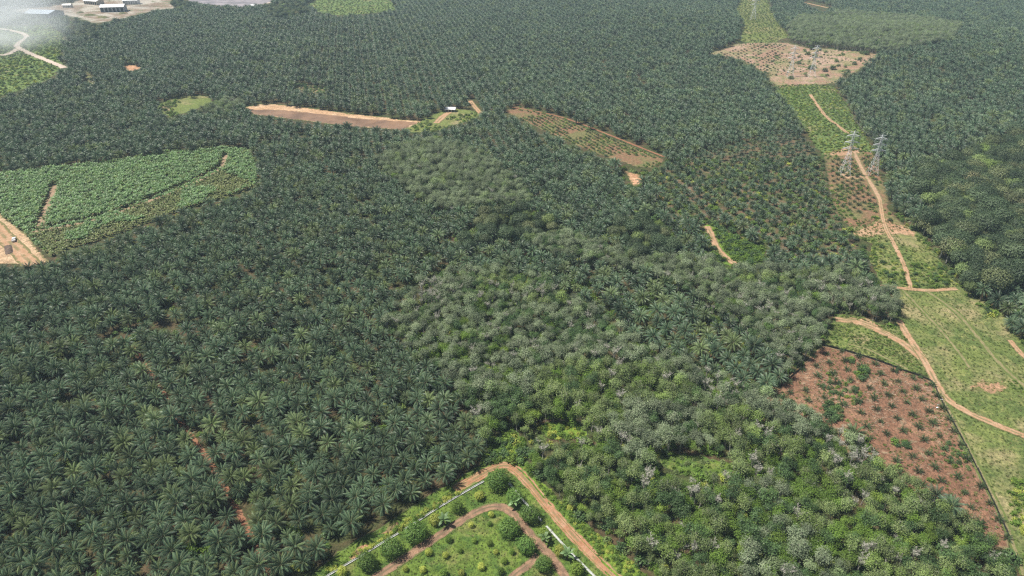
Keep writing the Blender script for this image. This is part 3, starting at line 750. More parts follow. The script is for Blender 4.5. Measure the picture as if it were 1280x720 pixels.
def hexgrid(ang, d_row, d_in, jit):
    n = int(2600 / d_row); m = int(3200 / d_in)
    I, J = np.meshgrid(np.arange(-n, n), np.arange(-m, m), indexing='ij')
    a = I * d_row; b = (J + .5 * (I % 2)) * d_in
    x = a * math.cos(ang) - b * math.sin(ang); y = a * math.sin(ang) + b * math.cos(ang) + 800
    x = x.ravel(); y = y.ravel()
    k = (y > 80) & (y < 1750) & (np.abs(x) < 1300); x = x[k]; y = y[k]
    return x + rs.normal(0, jit, len(x)), y + rs.normal(0, jit, len(x))
# oil palms: two plantings with their own row directions
gx, gy = [], []
d1 = W(330, 705) - W(195, 478); ang1 = math.atan2(-d1[0], d1[1])
x1, y1 = hexgrid(ang1, 5.6, 6.3, .75); x2, y2 = hexgrid(R(12), 7.7, 6.7, .5)
u1, v1, _ = proj(x1, y1, hgt(x1, y1)); u2, v2, _ = proj(x2, y2, hgt(x2, y2))
def lowleft(u, v): return (v > 210 - u * .02) & (u < 760)
k1 = inview(x1, y1) & lowleft(u1, v1); k2 = inview(x2, y2) & ~lowleft(u2, v2)
px = np.concatenate([x1[k1], x2[k2]]); py = np.concatenate([y1[k1], y2[k2]])
kz, ku, kv = zone(px, py, 5.5)
keep = (kz == 0) & ~visible_clear(px, py, 6.6, 3.0)
hole = vnoise(px, py, 28, 11) > .9
keep &= ~(hole & (rs.uniform(size=len(px)) < .55)) & (rs.uniform(size=len(px)) > .025)
px, py = px[keep], py[keep]
PS = rs.uniform(.6, .92, len(px)) * (.94 + .16 * vnoise(px, py, 90, 21))
PS = np.where(lowleft(*proj(px, py, hgt(px, py))[:2]), PS, PS * 1.15)
PS = np.where(inpoly(*proj(px, py, hgt(px, py))[:2], P_youngblock), PS * .66, PS)
_, _, pz = proj(px, py, 0); pu, pv, _ = proj(px, py, hgt(px, py) + 6)
infr = (pu > 0) & (pu < 1280) & (pv > -2) & (pv < 726)
order = np.argsort(np.where(infr, pz, 1e9)); near = order[:300]; nfrond = 40
edgeD = densify(WP([(415, 718), (470, 678), (530, 640), (605, 600)]), 1.0, False)
dd = np.array([np.sqrt(((edgeD - np.array([px[i], py[i]])) ** 2).sum(1).min()) for i in near])
edge_rank = {}
for r_, q in enumerate(sorted([i for i, d in zip(near, dd) if d < 13], key=lambda i: py[i])): edge_rank[q] = r_
trkC = ROADS_RED; dt = np.array([np.sqrt(((trkC - np.array([px[i], py[i]])) ** 2).sum(1).min()) for i in near])
trk_rank = {q: r_ for r_, q in enumerate(sorted([i for i, d in zip(near, dt) if d < 5.0 and i not in edge_rank], key=lambda i: py[i]))}
bot_rank = {q: r_ for r_, q in enumerate(sorted([i for i in near if pv[i] > 697 and pu[i] < 640 and i not in edge_rank and i not in trk_rank], key=lambda i: pu[i]))}
ORD = ["lowest", "second", "third", "fourth", "fifth", "sixth", "seventh", "eighth", "ninth", "tenth", "eleventh", "twelfth", "thirteenth", "fourteenth", "fifteenth", "sixteenth", "seventeenth", "eighteenth", "nineteenth", "twentieth"]
for c_, i in enumerate(near):
    k = rs.randint(len(PALM_SRC)); S = PALM_SRC[k]
    o = empty("oil_palm", (px[i], py[i], float(hgt(px[i], py[i]))), rs.uniform(0, 6.28), PS[i])
    if i in edge_rank and edge_rank[i] < len(ORD):
        r_ = edge_rank[i]
        lab = "oil palm on the plantation edge facing the drain, " + (ORD[0] + " in the picture" if r_ == 0 else ORD[r_] + " up from the bottom")
    elif i in trk_rank and trk_rank[i] < len(ORD): lab = "oil palm beside the red track through the plantation, " + ("lowest" if trk_rank[i] == 0 else ORD[trk_rank[i]] + " up from the bottom")
    elif i in bot_rank and bot_rank[i] < len(ORD): lab = "oil palm along the bottom edge of the picture, " + ("leftmost" if bot_rank[i] == 0 else ORD[bot_rank[i]] + " from the left")
    elif pu[i] < 640: lab = "mature dark green oil palm in the close-planted foreground left of the orchard"
    else: lab = "mature oil palm in the palms right of the picture centre"
    tag(o, lab, "palm tree", "mature oil palms of the foreground")
    mobj("trunk", S["trunk"], o)
    if c_ < nfrond or (i in edge_rank):
        if S["fm"] is None: S["fm"] = [f.mesh("palm_frond", [M_palm, M_palm_rachis]) for a, f in S["fr"]]
        for (a, f), fm in zip(S["fr"], S["fm"]): mobj("frond", fm, o, S["top"], a)
    else:
        mobj("crown", S["crown"], o)
rest = order[300:]; n = len(rest)
make_mass("oil_palm_canopy", [s["whole"] for s in PALM_SRC], np.stack([px[rest], py[rest], hgt(px[rest], py[rest])], -1), rs.randint(0, len(PALM_SRC), n), rots(n, .06),
          PS[rest][:, None] * np.ones((1, 3)), "unbroken dark green canopy of oil palms stretching back to the far plantations", "palm plantation")
N_PALM = len(px)

# rubber trees and regrowth
gxx, gyy = np.meshgrid(np.arange(-1300, 1300, 3.05), np.arange(90, 1750, 3.05))
rx = gxx.ravel() + rs.uniform(-1.3, 1.3, gxx.size); ry = gyy.ravel() + rs.uniform(-1.3, 1.3, gxx.size)
k = inview(rx, ry); rx, ry = rx[k], ry[k]
kz, ku, kv = zone(rx, ry, 6.0)
k = (kz == 1) & ~visible_clear(rx, ry, 8.0, 1.7); rx, ry, ku, kv = rx[k], ry[k], ku[k], kv[k]
BRIGHT = [(640, 560, 45, 25, .9), (700, 540, 60, 25, .5), (555, 425, 40, 22, .5), (590, 470, 30, 25, .4), (1010, 600, 60, 30, .75), (1060, 640, 60, 25, .45), (900, 480, 40, 18, .4), (800, 460, 35, 18, .4),
          (930, 690, 60, 30, .4), (1160, 610, 50, 18, .5), (800, 640, 150, 60, .4), (1050, 665, 190, 50, .5), (920, 620, 120, 50, .35), (640, 470, 60, 50, .3), (930, 300, 40, 18, .6), (900, 330, 40, 10, .5), (1210, 680, 40, 16, .4), (720, 520, 60, 30, .25), (620, 365, 40, 18, .3), (830, 600, 30, 30, .3)]
DARKG = [(620, 520, 40, 40, .7), (860, 660, 130, 50, .5), (720, 600, 80, 50, .5), (1000, 560, 90, 40, .35), (1250, 700, 70, 40, .7), (680, 400, 120, 40, .3), (560, 300, 60, 30, .6), (960, 690, 60, 30, .4), (700, 330, 90, 40, .75)]
BARE = [(930, 470, 60, 25, .5), (860, 590, 60, 22, .5), (1060, 560, 40, 22, .65), (860, 680, 50, 18, .3), (1110, 700, 60, 20, .35), (700, 355, 120, 18, .25), (1060, 350, 60, 20, .3), (760, 555, 40, 14, .5), (540, 360, 20, 15, .6)]
def field(E, u, v):
    p = np.zeros(len(u))
    for cx_, cy_, a, b, q in E: p = np.maximum(p, q * np.exp(-(((u - cx_) / a) ** 2 + ((v - cy_) / b) ** 2)))
    return p
nz = vnoise(rx, ry, 30, 31); r_ = rs.uniform(size=len(rx))
vid = np.where(nz > .56, rs.randint(3, 5, len(rx)), rs.randint(0, 3, len(rx)))
vid[rs.uniform(size=len(rx)) < .12] = 5; vid[rs.uniform(size=len(rx)) < .09] = 9; vid[rs.uniform(size=len(rx)) < .03] = 7
vid = np.where(rs.uniform(size=len(rx)) < field(DARKG, ku, kv), rs.randint(5, 7, len(rx)), vid)
vid = np.where(rs.uniform(size=len(rx)) < field(BARE, ku, kv), rs.randint(9, 11, len(rx)), vid)
vid = np.where(rs.uniform(size=len(rx)) < field(BRIGHT, ku, kv), rs.randint(7, 9, len(rx)), vid)
pale = (kv < 345) & (rs.uniform(size=len(rx)) < .72); vid = np.where(pale, rs.randint(0, 3, len(rx)), vid)
RS = rs.uniform(.36, .72, len(rx)) * (.88 + .3 * vnoise(rx, ry, 40, 33))
_, _, rzc = proj(rx, ry, 0); ru, rv, _ = proj(rx, ry, hgt(rx, ry) + 8)
infr = (ru > 0) & (ru < 1280) & (rv > 0) & (rv < 724)
order = np.argsort(np.where(infr, rzc, 1e9)); near = order[:300]; rest = order[300:]
RL = {0: "grey green rubber tree with slender pale trunk in the lower right woodland", 3: "olive crowned rubber tree in the lower right woodland", 5: "dark green bushy tree in the lower right woodland",
      7: "bright green vine covered tree in the lower right woodland", 9: "bare grey leafless tree among the lower right woodland"}
for i in near:
    S = RUBBER[vid[i]]; lab = RL[max(q for q in RL if q <= vid[i])]
    o = empty("bare_tree" if vid[i] >= 9 else ("rubber_tree" if vid[i] < 5 else "woodland_tree"), (rx[i], ry[i], float(hgt(rx[i], ry[i]))), rs.uniform(0, 6.28), RS[i])
    tag(o, lab, "tree", "woodland trees of the foreground, " + ("bare" if vid[i] >= 9 else "bright" if vid[i] >= 7 else "dark" if vid[i] >= 5 else "olive" if vid[i] >= 3 else "grey"))
    mobj("trunk", S["trunk"], o); mobj("crown", S["crown"], o)
n = len(rest)
make_mass("woodland", [s["whole"] for s in RUBBER], np.stack([rx[rest], ry[rest], hgt(rx[rest], ry[rest])], -1), vid[rest], rots(n, .07), RS[rest][:, None] * np.ones((1, 3)),
          "grey green rubber woodland filling the middle of the picture between the palms", "woodland")
# undergrowth seen through the gaps
gxx, gyy = np.meshgrid(np.arange(-500, 700, 3.4), np.arange(100, 620, 3.4))
sx = gxx.ravel() + rs.uniform(-1.6, 1.6, gxx.size); sy = gyy.ravel() + rs.uniform(-1.6, 1.6, gxx.size)
k = inview(sx, sy, 40, 200); sx, sy = sx[k], sy[k]
kz, ku, kv = zone(sx, sy, 4.0)
k = ((kz >= 1) & (rs.uniform(size=len(sx)) < .8)) | ((kz == 0) & (rs.uniform(size=len(sx)) < np.where(ku > 640, .6, .25)))
sx, sy = sx[k], sy[k]
k = ~visible_clear(sx, sy, 1.5, 1.0); sx, sy = sx[k], sy[k]; n = len(sx)
make_mass("undergrowth", [s["whole"] for s in SHR], np.stack([sx, sy, hgt(sx, sy)], -1), rs.choice([0, 1, 2, 3], n, p=[.35, .08, .27, .3]), rots(n), scls(n, .7, 1.6), "tangled green undergrowth between the trunks", "undergrowth")

# broadleaf forest trees
gxx, gyy = np.meshgrid(np.arange(-1300, 1300, 5.8), np.arange(150, 1750, 5.8))
fx = gxx.ravel() + rs.uniform(-2.4, 2.4, gxx.size); fy = gyy.ravel() + rs.uniform(-2.4, 2.4, gxx.size)
k = inview(fx, fy); fx, fy = fx[k], fy[k]
kz, ku, kv = zone(fx, fy, 10.0)
k = (kz == 2) & ~visible_clear(fx, fy, 14, 4.0); fx, fy = fx[k], fy[k]
FS = rs.uniform(.42, .86, len(fx)); FS = np.where(proj(fx, fy, 0)[0] < 1100, FS * .75, FS); _, _, fz = proj(fx, fy, 0); fu, fv, _ = proj(fx, fy, hgt(fx, fy) + 10)
ordr = np.argsort(np.where((fu > 0) & (fu < 1280) & (fv > 0), fz, 1e9)); nearf = set(ordr[:300].tolist())
kindl = ["large dark green broadleaf tree", "large pale olive broadleaf tree", "dense rounded dark broadleaf tree", "wide yellowish olive broadleaf tree"]
for i in ordr[:300]:
    k = rs.choice(4, p=[.42, .12, .36, .1]); u, v = fu[i], fv[i]
    if not (0 < u < 1280 and -3 < v < 720): continue
    where = "in the forest at the right edge" if u > 1100 else ("near the distant factory" if v < 60 else "standing out among the palms of the picture centre")
    o = empty("broadleaf_tree", (fx[i], fy[i], float(hgt(fx[i], fy[i]))), rs.uniform(0, 6.28), FS[i])
    tag(o, kindl[k] + " " + where, "tree", "broadleaf trees " + where)
    mobj("trunk", FOREST[k]["trunk"], o); mobj("crown", FOREST[k]["crown"], o)
rest = [i for i in ordr[300:]]
out = [i for i in range(len(fx)) if i not in nearf or not (0 < fu[i] < 1280 and -3 < fv[i] < 720)]
if out:
    n = len(out)
    make_mass("forest_margin", [s["whole"] for s in FOREST], np.stack([fx[out], fy[out], hgt(fx[out], fy[out])], -1), rs.choice(4, n, p=[.42, .12, .36, .1]), rots(n), FS[out][:, None] * np.ones((1, 3)), "farther broadleaf forest behind the trees at the right edge", "forest")

# ------------------------------------------------------------------ fields and small plants
def scatter(px_poly, step, jit, rowang=None):
    P = WP(px_poly); lo, hi = P.min(0), P.max(0)
    if rowang is None:
        X, Y = np.meshgrid(np.arange(lo[0], hi[0], step), np.arange(lo[1], hi[1], step)); X = X.ravel(); Y = Y.ravel()
    else:
        c = (lo + hi) / 2; st = step if hasattr(step, '__len__') else (step, step); r = np.linalg.norm(hi - lo) / 2 + st[0]
        I, J = np.meshgrid(np.arange(-r, r, st[0]), np.arange(-r, r, st[1])); J = J + (np.arange(I.shape[1])[None, :] % 2) * st[1] / 2
        X = (c[0] + I * math.cos(rowang) - J * math.sin(rowang)).ravel(); Y = (c[1] + I * math.sin(rowang) + J * math.cos(rowang)).ravel()
    X = X + rs.uniform(-jit, jit, len(X)); Y = Y + rs.uniform(-jit, jit, len(Y))
    k = inpoly(X, Y, P); return X[k], Y[k]
def offroad(X, Y, m=.5):
    ok = np.ones(len(X), bool)
    for C, w in ROADS:
        lo = C.min(0) - 12; hi = C.max(0) + 12
        k = np.where((X > lo[0]) & (X < hi[0]) & (Y > lo[1]) & (Y < hi[1]))[0]
        for a in range(0, len(k), 2000):
            kk = k[a:a + 2000]
            ok[kk] &= np.sqrt((X[kk, None] - C[None, :, 0]) ** 2 + (Y[kk, None] - C[None, :, 1]) ** 2).min(1) > w + m
    return ok
def inframe(X, Y): u, v, _ = proj(X, Y, hgt(X, Y)); return (u > 0) & (u < 1280) & (v > 0) & (v < 720)
def individuals(X, Y, src, ks, name, label, cat, group, lo=.8, hi=1.2, limit=300, mass=None):
    _, _, z = proj(X, Y, 0); o_ = np.argsort(np.where(inframe(X, Y), z, 1e9))
    for i in o_[:limit]:
        S = src[ks[i]]
        o = empty(name, (X[i], Y[i], float(hgt(X[i], Y[i])) + .06), rs.uniform(0, 6.28), rs.uniform(lo, hi))
        tag(o, label, cat, group); mobj("stem", S["trunk"], o); mobj("crown", S["crown"], o)
    rest = o_[limit:]
    if mass and len(rest):
        n = len(rest)
        make_mass(mass[0], [s["whole"] for s in src], np.stack([X[rest], Y[rest], hgt(X[rest], Y[rest]) + .06], -1), ks[rest], rots(n), scls(n, lo, hi), mass[1], cat)
# banana field
X, Y = scatter(P_ban, 2.35, .8); k = offroad(X, Y, .3); X, Y = X[k], Y[k]
u, v, _ = proj(X, Y, hgt(X, Y)); old = inpoly(u, v, P_banold) & (vnoise(X, Y, 22, 41) > .22)
X, Y = X[:], Y[:]; ks = np.where(old, rs.randint(3, 5, len(X)), rs.randint(0, 3, len(X)))
individuals(X, Y, BAN, ks, "banana_plant", "leafy green crop plant at the near side of the bright field on the left", "crop plant", "crop plants of the left field", .8, 1.2, 300,
            ("banana_crop", "bright green leafy crop filling the field on the left"))
N_BAN = len(X)
# young palms on the red plot
d2 = W(1262, 674) - W(1180, 510)
X, Y = scatter(P_redg, (6.2, 7.0), .4, math.atan2(-d2[0], d2[1])); k = rs.uniform(size=len(X)) > .06; X, Y = X[k], Y[k]
individuals(X, Y, YP, rs.randint(0, 3, len(X)), "young_oil_palm", "young oil palm planted on the red soil plot", "palm", "young oil palms on the red soil plot", .8, 1.2)
X, Y = scatter([(1036, 200), (1092, 196), (1100, 230), (1105, 262), (1060, 268), (1045, 255)], (5.2, 6.0), .5, R(8)); k = offroad(X, Y, 1); X, Y = X[k], Y[k]
individuals(X, Y, YP, rs.randint(0, 3, len(X)), "young_oil_palm", "small dark young palm in the plot below the twin pylons", "palm", "young palms below the twin pylons", .85, 1.25, 250)
X, Y = scatter([(888, 69), (945, 56), (985, 56), (960, 95), (940, 80)], (5.5, 8.0), .6, R(10)); k = rs.uniform(size=len(X)) > .2; X, Y = X[k], Y[k]
individuals(X, Y, YP, rs.randint(0, 3, len(X)), "young_oil_palm", "tiny young palm in rows on the left of the cleared hill", "palm", "young palms on the left of the cleared hill", .7, 1.1, 200)
X, Y = scatter(P_clear, (4.5, 5.5), 1.0, R(10)); k = vnoise(X, Y, 40, 77) > .42; X, Y = X[k], Y[k]; n = len(X)
make_mass("clearing_weeds", [SHR[3]["whole"], SHR[2]["whole"], M_list_tufts[1]], np.stack([X, Y, hgt(X, Y)], -1), rs.choice([0, 1, 2], n, p=[.45, .2, .35]), rots(n), scls(n, .3, 1.0), "low olive weeds scattered over the cleared hill", "weeds")
X, Y = scatter([(990, 60), (1085, 66), (1060, 92), (985, 100)], 11.0, 5.0); X, Y = X[::2], Y[::2]
individuals(X, Y, SHR, rs.choice([2, 3], len(X)), "bush", "lone dark bush left on the cleared pale hill", "bush", "bushes on the cleared hill", 1.0, 2.4, 120)
# replanted brown plot
X, Y = scatter(P_brown, (4.2, 3.4), .7, R(25)); k = offroad(X, Y, 0) & (vnoise(X, Y, 30, 51) < .68); X, Y = X[k], Y[k]; n = len(X)
make_mass("cover_crop", [SHR[3]["whole"], SHR[0]["whole"], YP[0]["whole"]], np.stack([X, Y, hgt(X, Y)], -1), rs.choice([0, 1, 2], n, p=[.6, .15, .25]), rots(n), scls(n, .6, 1.2), "low olive cover crop on the brown replanted strip", "crop")
# ground cover: shrubs along verges
def cover(poly, step, which, probs, lo, hi, name, label, thr=None):
    X, Y = scatter(poly, step, step * .45); k = offroad(X, Y, .2); X, Y = X[k], Y[k]
    if thr: k = vnoise(X, Y, thr[0], thr[2]) > thr[1]; X, Y = X[k], Y[k]
    n = len(X)
    if n: make_mass(name, [SHR[q]["whole"] for q in which], np.stack([X, Y, hgt(X, Y)], -1), rs.choice(len(which), n, p=probs), rots(n), scls(n, lo, hi), label, "shrubs")
cover(P_creep, 1.3, [0, 1], [.65, .35], .35, .7, "creeping_shrubs", "bright yellow green creeping shrubs beside the orange dirt road")
cover(P_apex, 2.2, [0, 2, 1], [.6, .3, .1], .7, 1.5, "green_shrubs", "bright green shrubs above the bend of the orange road")
cover(P_glade1, 1.8, [0, 1], [.6, .4], .4, .9, "glade_shrubs", "bright yellow green shrubs in the small glade")
cover(P_glade2, 2.4, [3, 0], [.6, .4], .4, .9, "glade_shrubs", "olive low growth in the wider glade with bare trees", (9, .4, 61))
cover(P_glade3, 2.4, [0, 2], [.7, .3], .7, 1.6, "trackside_shrubs", "bright green shrubs around the short pale track")
cover(P_up, 4.2, [0, 1], [.65, .35], .5, 1.0, "hill_shrubs", "bright green low scrub on the slope beyond the twin pylons", (22, .12, 62))
cover(P_mid, 3.0, [0, 1, 2], [.65, .2, .15], .4, 1.0, "corridor_shrubs", "green scrub either side of the dirt junction", (20, .35, 63))
cover(P_corr, 1.7, [0], [1.0], .22, .5, "corridor_scrub", "low green scrub in patches over the grass corridor", (26, .72, 64))
cover(P_plot, 3.2, [3, 0], [.6, .4], .4, .9, "plot_weeds", "olive weeds between the young palms below the pylons", (16, .45, 65))
cover(P_redg, 2.1, [3, 2, 0], [.5, .25, .25], .25, .8, "plot_weeds", "green and olive weed clumps on the red soil plot", (13, .68, 66))
cover([(1062, 448), (1085, 450), (1092, 470), (1070, 478)], 1.9, [2, 0], [.6, .4], .5, 1.1, 'weed_thicket', 'green weed thicket near the far corner of the red plot', (5, .5, 79))
cover([(1012, 500), (1048, 508), (1062, 528), (1030, 525)], 1.9, [2, 3], [.6, .4], .5, 1.1, 'weed_thicket', 'green weed thicket at the left of the red plot', (5, .5, 79))
cover([(1100, 545), (1132, 552), (1172, 585), (1165, 605), (1128, 582)], 1.9, [2, 0], [.6, .4], .5, 1.2, 'weed_thicket', 'largest green weed thicket in the middle of the red plot', (5, .5, 79))
cover(P_tri, 2.0, [0, 3], [.7, .3], .25, .5, "verge_weeds", "low green weeds on the grass triangle beside the red plot", (10, .5, 67))
cover(P_tl, 7.0, [0, 1], [.7, .3], .8, 1.6, "meadow_scrub", "scattered scrub over the hazy meadow at top left", (60, .3, 68))
cover([(405, 715), (460, 681), (530, 637), (575, 611), (582, 613), (530, 645), (465, 685), (405, 722)], 1.15, [1, 0], [.65, .35], .4, .75, "hedge_shrubs", "yellow green shrubs along the outer side of the left drain")
cover([(500, 162), (530, 152), (600, 140), (590, 150), (545, 166)], 4.0, [3, 0], [.5, .5], .7, 1.5, "pond_scrub", "yellowish scrub on the right bank of the pond", (20, .45, 69))
cover(P_gap3, 4.0, [2, 3], [.6, .4], .8, 1.6, 'gap_bushes', 'bushes around pale soil spots behind the pond', (14, .45, 78))
cover([(1258, 600), (1300, 600), (1300, 690), (1268, 660)], 1.6, [0, 1], [.6, .4], .4, .9, 'corner_shrubs', 'bright green shrubs at the right edge beside the red plot')
cover(P_gap1, 4.0, [3, 0], [.5, .5], .7, 1.5, "gap_scrub", "scrub in the clearing with pale soil left of the pond", (20, .5, 70))
# grass tufts
def tufts(poly, step, name, label, lo=.6, hi=1.3, thr=None):
    X, Y = scatter(poly, step, step * .48); k = offroad(X, Y, -.3); X, Y = X[k], Y[k]
    if thr: k = vnoise(X, Y, thr[0], thr[2]) > thr[1]; X, Y = X[k], Y[k]
    n = len(X); make_mass(name, M_list_tufts, np.stack([X, Y, hgt(X, Y) + .05], -1), rs.randint(0, 3, n), rots(n), scls(n, lo, hi), label, "grass")
tufts(P_orch, .95, "orchard_tufts", "rough green grass between the orchard tracks", .2, .5, (6, .1, 71))
tufts(P_corr, 1.5, "corridor_tufts", "rough tussocks of grass over the cleared corridor", .3, .8, (14, .08, 72))
tufts(P_mid, 1.9, "junction_tufts", "rough grass around the dirt junction", .6, 1.3, (14, .15, 76))
tufts(P_up, 2.6, "hill_tufts", "rough grass on the slope beyond the twin pylons", .8, 1.6)
tufts(P_topgrass, 4.0, "ridge_tufts", "dry grass around the farthest pylon", 1.0, 2.2)
tufts(P_tl, 5.0, "meadow_tufts", "rough grass over the hazy meadow", 1.0, 2.4)
tufts(P_tg, 6.0, "distant_tufts", "rough grass over the distant meadow", 1.2, 2.6)
tufts(P_tri, 1.2, "verge_tufts", "rough grass on the triangle beside the red plot", .5, 1.0, (8, .3, 73))
tufts(P_red, 1.6, "plot_tufts", "sparse grass tufts over the red soil", .4, .9, (7, .5, 74))
# litter on the red plot
def litter(seed):
    rng = np.random.RandomState(seed); g = G()
    for i in range(9):
        p = rng.normal(0, .8, 2); a = rng.uniform(0, 3.14); l = rng.uniform(.3, 1.1)
        g.tube([(p[0], p[1], .08), (p[0] + l * math.cos(a), p[1] + l * math.sin(a), .1 + rng.uniform(0, .2))], [.05, .03], 3, rng.uniform())
    return g.mesh("litter", [L_dry])
X, Y = scatter(P_red, 2.6, 1.2); k = vnoise(X, Y, 12, 75) > .45; X, Y = X[k], Y[k]; n = len(X)
make_mass("frond_litter", [litter(1), litter(2), litter(3)], np.stack([X, Y, hgt(X, Y) + .08], -1), rs.randint(0, 3, n), rots(n, .02), scls(n, .7, 1.5), "dry pale frond litter strewn over the red soil plot", "litter")

# ------------------------------------------------------------------ orchard
ORCH = [dome(800 + k, 3.9, 3.2, 1.4, 100, 22, .44, .22, .12, 7) for k in range(3)]
OM = [(t.mesh("fruit_trunk", [M_bark_dark]), c.mesh("fruit_crown", [L_mango])) for t, c in ORCH]
OS = [dome(820 + k, 1.7, 1.7, .7, 40, 18, .36, .1, .16) for k in range(2)]
OSM = [(t.mesh("small_trunk", [M_bark_dark]), c.mesh("small_crown", [L_yellow])) for t, c in OS]
OGM = [(t.mesh("small_trunk", [M_bark_dark]), c.mesh("small_crown", [L_bright])) for t, c in [dome(830, 1.9, 1.9, .8, 44, 20, .36, .1, .16)]]
def orch(u, v, rpx, mesh, base_r, name, label, cat="tree", group="orchard trees"):
    s = FPX / proj(*W(u, v), 0)[2]; k = rpx / s / base_r
    x, y = W(u, v + rpx * .55)
    o = empty(name, (x, y, float(hgt(x, y)) + .05), rs.uniform(0, 6.28), k * .9)
    tag(o, label, cat, group); mobj("trunk", mesh[0], o); mobj("crown", mesh[1], o); return o
BIG = [(623, 600, 14, "large round dark green fruit tree in the apex of the orchard below the road bend"), (642, 621, 10.5, "medium round fruit tree on the right drain just below the apex tree"),
       (662, 643, 12, "round fruit tree between the right drain and the curve of the farm track"), (636, 659, 12.5, "round dark fruit tree inside the curve of the farm track"),
       (657, 682, 11.5, "round fruit tree just above the fork of the two farm tracks"), (679, 705, 10.5, "lowest round fruit tree, in the fork of the farm tracks"),
       (520, 665, 13.5, "largest round dark fruit tree beside the left drain"), (491, 685, 13, "dark spreading fruit tree second from the bottom along the left drain"),
       (459, 701, 12, "dark fruit tree nearest the bottom along the left drain")]
for j, (u, v, r_, lab) in enumerate(BIG): orch(u, v, r_, OM[j % 3], 3.6, "fruit_tree", lab)
SML = [(544, 650, 8, 0, "yellow green fruit tree beside the banana by the left drain"), (572, 635, 7.5, 2, "small green tree between left drain and farm track"), (599, 620, 6.5, 0, "small yellow flushed tree close to the top of the left drain"),
       (428, 714, 7, 0, "yellow tipped tree at the bottom end of the left drain"), (680, 666, 6, 2, "small green tree midway between right drain and farm track"), (700, 688, 8, 0, "yellow green tree near the lower right drain"),
       (721, 711, 8, 2, "green tree at the bottom beside the right drain"), (614, 643, 4, 0, "tiny yellow sapling just inside the top of the track curve"), (612, 655, 3, 2, "pale sapling left of the dark tree inside the curve"),
       (612, 679, 3.6, 2, "pale green sapling in the middle of the orchard lawn"), (620, 690, 3.6, 0, "yellowish sapling right of the orchard middle"), (630, 701, 4.2, 2, "green sapling left of the lower track fork"),
       (626, 714, 4.5, 2, "bushy sapling at the bottom left of the short track"), (602, 708, 5, 0, "broad yellow green sapling at the bottom of the lawn"), (561, 674, 4.2, 2, "small two toned sapling just right of the farm track"),
       (536, 690, 5, 0, "round yellow sapling close to the left farm track"), (557, 694, 4.4, 0, "yellow sapling left of the lawn middle"), (507, 711, 4, 0, "pale yellow sapling lowest by the left farm track"),
       (529, 712, 4.6, 0, "yellow sapling near the bottom edge of the lawn"), (575, 688, 3.4, 2, "dull green sapling on the dry patch"), (555, 716, 5, 2, "green bush at the bottom edge of the lawn"),
       (577, 716, 4.6, 0, "yellow green bush at the bottom edge right of the green one"), (589, 656, 4, 0, "small bright sapling under the top curve of the track"), (593, 676, 3.2, 2, "tiny sapling between the lawn saplings"), (640, 690, 3.5, 2, "tiny sapling by the short track")]
for u, v, r_, q, lab in SML:
    m_ = OGM[0] if q == 2 else OSM[int(u) % 2]
    orch(u, v, r_, m_, 1.85, "sapling" if r_ < 5.5 else "fruit_tree", lab, "sapling" if r_ < 5.5 else "tree", "orchard saplings" if r_ < 5.5 else "orchard trees")
for u, v, s_, lab in ((555, 656, 1.25, "banana plant beside the yellow green tree near the left drain"), (643, 634, 1.2, "banana plant at the foot of the second tree on the right drain"), (681, 678, 1.1, "banana plant between the farm track and small green tree"), (709, 699, 1.25, "banana plant on the lower right drain")):
    x, y = W(u, v); o = empty("banana_plant", (x, y, float(hgt(x, y)) + .05), rs.uniform(0, 6), s_); tag(o, lab, "banana plant", "orchard bananas")
    mobj("stem", BAN[0]["trunk"], o); mobj("crown", BAN[int(u) % 3]["crown"], o)

# concrete drains in segments
M_conc = plain("weathered concrete", (.38, .39, .37), .85, .3, 1.2); M_conc_w = plain("pale concrete", (.43, .44, .42), .8, .2, 1.0)
def drain(name, px, mat, label, gaps=()):
    C = smoothline(WP(px), .4); d = np.concatenate([[0], np.cumsum(np.linalg.norm(np.diff(C, axis=0), axis=1))]); L_ = 2.4
    o = empty(name, (C[0][0], C[0][1], float(hgt(*C[0])))); tag(o, label, "drain")
    me = None
    g = G(); w, h, t = .62, .3, .11
    g.box((0, 0, .05), (L_ - .05, w, .1)); g.box((0, w / 2 - t / 2, .1 + (h - .1) / 2), (L_ - .05, t, h - .1)); g.box((0, -w / 2 + t / 2, .1 + (h - .1) / 2), (L_ - .05, t, h - .1))
    me = g.mesh("drain_segment", [mat]); n = int(d[-1] / L_)
    for i in range(n):
        if i in gaps: continue
        s = (i + .5) * L_; p = np.array([np.interp(s, d, C[:, 0]), np.interp(s, d, C[:, 1])]); q = np.array([np.interp(s + .3, d, C[:, 0]), np.interp(s + .3, d, C[:, 1])]) - p
        e = mobj("segment", me, o); e.location = Vector((p[0], p[1], float(hgt(*p)) + .03 + rs.uniform(-.03, .05))) - o.location
        e.rotation_euler = (rs.uniform(-.03, .03), rs.uniform(-.015, .015), math.atan2(q[1], q[0]) + rs.uniform(-.02, .02))
drain("concrete_drain", [(400, 727), (412, 719), (460, 690), (495, 669), (527, 649), (545, 637), (582, 615), (609, 600)], M_conc, "grey concrete drain running up the left side of the orchard", (11,))
drain("concrete_drain", [(636, 604), (648, 619), (662, 635), (680, 655), (700, 677), (712, 690), (730, 708), (752, 730)], M_conc_w, "white concrete drain running down the right side of the orchard", (8,))

